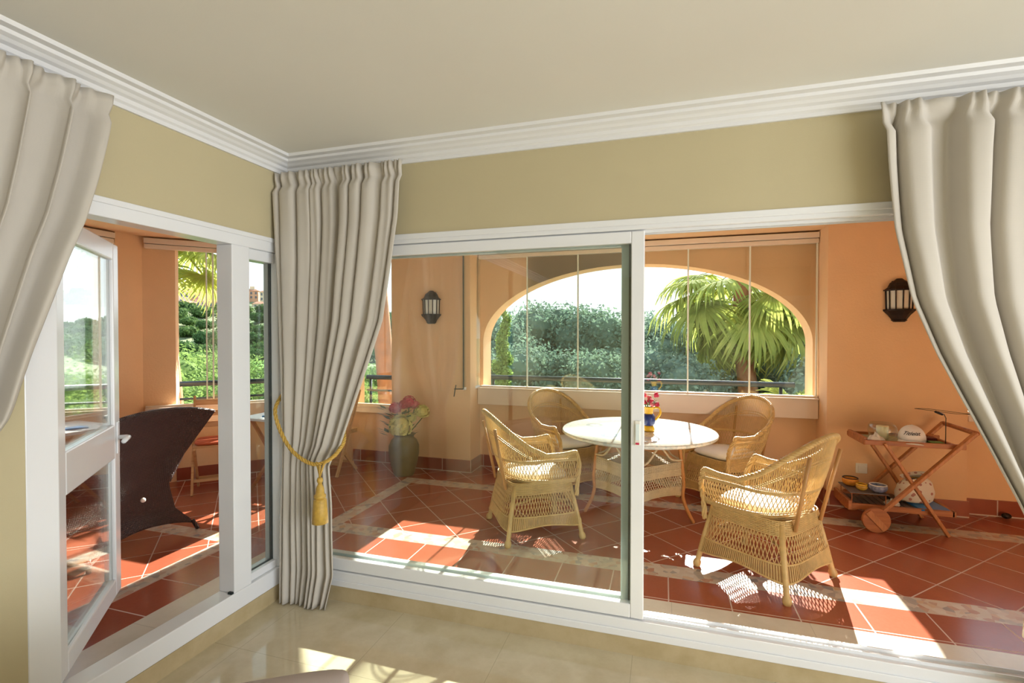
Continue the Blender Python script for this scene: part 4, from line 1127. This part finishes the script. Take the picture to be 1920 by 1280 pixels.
# cypress
rr_ = random.Random(3); mb = MB(); blobs = [((rr_.uniform(-.12, .12), rr_.uniform(-.12, .12), .2+k*.165), .33*(1-k/40), 1.1) for k in range(28)]
leaf_cloud(mb, blobs, 14000, .045, rr_, core=True); x, y = place(942, 12)
t = thing('conifer', 'narrow light green conifer at the left foot of the arch', 'tree', (x, y, -2.6)); mb.build('crown', M['leafB'], t); MB().tube([(0, 0, -.2), (0, 0, 2)], .06, 8).build('trunk', M['bark'], t)
# near shrubs at left (bright)
k = 0
for u, v, d in [(300, 680, 17), (350, 672, 16), (392, 668, 18), (432, 676, 17), (480, 700, 16), (522, 706, 16), (565, 700, 17), (620, 690, 16), (668, 690, 15), (715, 695, 15), (760, 690, 15), (330, 712, 12), (400, 716, 12.5), (500, 726, 12), (680, 726, 11), (240, 680, 17), (180, 682, 17)]:
    x, y = place(u, d); zt = zat(u, v, d); a = HD-math.atan((u-960)/FPX); g = ter(d, math.degrees(a))
    put_tree(PB[k % 3], 'shrub', x, y, g-.2, max(.45, (zt-g+.2)/2.15), rnd.uniform(0, 6), 'bright green shrub in the thicket below the left terrace windows', 'shrub', 'shrubs below the left terrace'); k += 1
# hill pines
cnt = 0
for d in [62, 70, 132, 141, 150, 160, 171, 183, 196, 210, 225, 241, 258, 276, 296]:
    for q in range(13):
        a = 116+(q+.5*(cnt//13 % 2))*3.25+rnd.uniform(-.6, .6); 
        if d in (62, 70) and (q % 3 == 1): continue
        dd = d*rnd.uniform(.97, 1.03); z = ter(dd, a)
        if d > 236 and 124 < a < 145: continue
        s_ = rnd.uniform(.8, 1.25)*(1 if d > 100 else .6)*(1.0+d/1200)
        o = put_tree(PP[cnt % 4], 'pine_tree', CAM.x+dd*cos(radians(a)), CAM.y+dd*sin(radians(a)), z-.8, s_, rnd.uniform(0, 6), 'round dark green pine on the far wooded hillside', 'tree', 'pines on the far hillside', trunk=False); cnt += 1
# houses on the ridge
def house(x, y, z, rz, w, d, h, k, label):
    t = thing('villa', label, 'house', (x, y, z), rz, 'villas on the ridge')
    MB().box(-w/2, w/2, -d/2, d/2, -6, h).build('wall', M['pinkwall'] if k % 3 else M['creamwall'], t)
    mb = MB(); mb.add([(-w/2-.4, -d/2-.4, h), (w/2+.4, -d/2-.4, h), (w/2+.4, d/2+.4, h), (-w/2-.4, d/2+.4, h), (-w*.2, 0, h+w*.2), (w*.2, 0, h+w*.2)], [(0, 1, 5, 4), (1, 2, 5), (2, 3, 4, 5), (3, 0, 4), (3, 2, 1, 0)]); mb.build('roof', M['rooft'], t)
    if k % 2: MB().box(-w*.15, w*.2, -d*.2, d*.2, h, h+w*.38).build('tower', M['creamwall'], t)
    for f in range(2):
        for c_ in range(3):
            x_ = lerp(-w*.34, w*.34, c_/2); z_ = h*(.2+.45*f); MB().box(x_-w*.07, x_+w*.07, -d/2-.08, -d/2+.05, z_, z_+h*.24).build('window', M['win'], t)
k = 0
for u, v, d in [(338, 545, 268), (364, 538, 274), (392, 534, 270), (418, 538, 274), (446, 546, 270), (474, 544, 274), (502, 546, 270), (530, 548, 274), (350, 566, 246), (378, 562, 250), (407, 564, 246), (436, 568, 250), (488, 568, 248), (518, 570, 246), (310, 560, 262)]:
    x, y = place(u, d); zt = zat(u, v, d); a = math.degrees(HD-math.atan((u-960)/FPX))
    w_ = rnd.uniform(5.5, 6.8); h_ = rnd.uniform(4.5, 6.5)
    house(x, y, zt-h_-.5, radians(a-90)+rnd.uniform(-.4, .4), w_, 5, h_, k, 'pale pink villa with tiled roof in the cluster on the far ridge'); k += 1
t = thing('villa', 'long low white house among trees on the hillside', 'house', (*place(700, 205), zat(700, 615, 205)-4), radians(125-90))
MB().box(-9, 9, -4, 4, -4, 4.5).build('wall', plain('white_render', S(240, 236, 228), .8, .02), t); MB().box(-9.5, 9.5, -4.5, 4.5, 4.5, 5.2).build('roof', M['creamwall'], t)

# palms
def palm(label, x, y, zb, zc, tr, nf, R0, seed, elo=-.9, ehi=.55):
    rnd = random.Random(seed); t = thing('fan_palm', label, 'palm tree', (x, y, zb))
    H = zc-zb; pts = [(.12*sin(q*.5), 0, H*q/12) for q in range(13)]; px_ = pts[-1][0]
    MB().tube(pts, [tr*(1.15-.2*q/12)*(1+.06*(q % 2)) for q in range(13)], 14).build('trunk', M['trunk'], t, True)
    protos = []
    for pk in range(3):
        mb = MB(); L1 = R0*.62; rf = R0*.62
        mb.tube([(0, 0, 0), (L1*.5, 0, .06*R0), (L1, 0, .02)], [.03, .02, .014], 5)
        nl = 46
        for k in range(nl):
            a = lerp(-2.25, 2.25, k/(nl-1))+rnd.uniform(-.04, .04); ln = rf*(1-.22*abs(a)/2.0)*rnd.uniform(.82, 1.1); d0 = Vector((cos(a), sin(a), 0)); sd = Vector((-sin(a), cos(a), 0))
            prev = Vector((L1, 0, .02)); wv = .0
            P = []; 
            for q in range(6):
                f = q/5; drop = -(f**3.2)*ln*.42-.06*abs(sin(a))*f*ln+.03*(k % 2)*f
                P.append((Vector((L1, 0, .02))+d0*ln*(f-.12*f**3)+Vector((0, 0, drop)), .021*R0*max(0, sin(pi*min(1, .2+f*.8)))**.7+.0012))
            vs = []; 
            for p_, w_ in P: vs += [p_-sd*w_, p_+Vector((0, 0, -.012)), p_+sd*w_]
            fs = []
            for q in range(5): o_ = q*3; fs += [(o_, o_+1, o_+4, o_+3), (o_+1, o_+2, o_+5, o_+4)]
            mb.add(vs, fs)
        protos.append(mb.mesh('frond', M['palm'], False))
    for k in range(nf):
        o = bpy.data.objects.new('frond', protos[k % 3]); C.objects.link(o); o.parent = t
        az = k*2.39996+rnd.uniform(-.2, .2); el = lerp(ehi, elo, (k/(nf-1))**.8)+rnd.uniform(-.1, .1)
        o.location = (px_, 0, H-.05-.4*k/nf*tr*3); o.rotation_euler = (rnd.uniform(-.25, .25), -el, az); sc_ = rnd.uniform(.85, 1.1); o.scale = (sc_,)*3
    mb = MB()
    for k in range(14):
        a = rnd.uniform(0, 2*pi); mb.tube([(px_, 0, H), (px_+.3*cos(a)*tr*4, .3*sin(a)*tr*4, H-.1), (px_+.5*cos(a)*tr*4, .5*sin(a)*tr*4, H-.35*tr*6)], [.02, .015, .006], 5)
    mb.build('dead_stalks', M['trunk'], t, True)
    return t
D = 16.5; x, y = place(1398, D); palm('fan palm with orange trunk standing beyond the right half of the arch', x, y, -2.7, zat(1398, 508, D), .25, 28, 2.7, 5, -1.15, .2)
D = 9.0; x, y = place(318, D); palm('fan palm with drooping fronds above the left angled window', x, y, -2.4, zat(322, 425, D), .16, 13, 1.15, 8, -.75, .4)
D = 8.0; x, y = place(719, D); palm('palm trunk beside the narrow window next to the left lantern', x, y, -2.4, 4.6, .13, 26, 1.5, 12, -.9, .5)
D = 9.5; x, y = place(1500, D); palm('low young fan palm at the right foot of the arch', x, y, -2.6, zat(1500, 790, D), .12, 16, .8, 15, -.2, 1.1)

# ------------------------------------------------------------------ lights
w = bpy.data.worlds.new('world'); bpy.context.scene.world = w; w.use_nodes = True; nt = w.node_tree; nt.nodes.clear()
tc = nt.nodes.new('ShaderNodeTexCoord'); sp = nt.nodes.new('ShaderNodeSeparateXYZ'); nt.links.new(tc.outputs['Generated'], sp.inputs[0])
rp = nt.nodes.new('ShaderNodeValToRGB'); e = rp.color_ramp.elements; e[0].position = 0; e[0].color = (.95, .98, 1, 1); e[1].position = 1; e[1].color = (.42, .62, .95, 1)
m_ = e.new(.18); m_.color = (.82, .92, 1, 1)
nt.links.new(sp.outputs[2], rp.inputs[0]); bg = nt.nodes.new('ShaderNodeBackground'); bg.inputs[1].default_value = 2.1
wo = nt.nodes.new('ShaderNodeOutputWorld'); nt.links.new(rp.outputs[0], bg.inputs[0]); nt.links.new(bg.outputs[0], wo.inputs[0])
sl = bpy.data.lights.new('sun', 'SUN'); sl.energy = 23; sl.angle = radians(.53); sl.color = (1, .95, .86)
so = bpy.data.objects.new('sun', sl); C.objects.link(so)
dv = Vector((-.025, -1, -.56)).normalized(); so.rotation_euler = dv.to_track_quat('-Z', 'Y').to_euler()
def area(name, loc, rot, sx, sy, e_, col):
    l = bpy.data.lights.new(name, 'AREA'); l.shape = 'RECTANGLE'; l.size = sx; l.size_y = sy; l.energy = e_; l.color = col
    o = bpy.data.objects.new(name, l); C.objects.link(o); o.location = loc; o.rotation_euler = rot; return o
# added fill lamp brightening the room, outside the unseen right wall opening
area('right_fill_light', (RX+.12, -3.5, 1.25), (pi/2, 0, pi/2), 4.9, 2.0, 185, (.93, .97, 1))
sc = bpy.context.scene; sc.view_settings.view_transform = 'Standard'; sc.view_settings.look = 'None'; sc.view_settings.exposure = .18; sc.view_settings.gamma = 1; sc.view_settings.use_curve_mapping = False
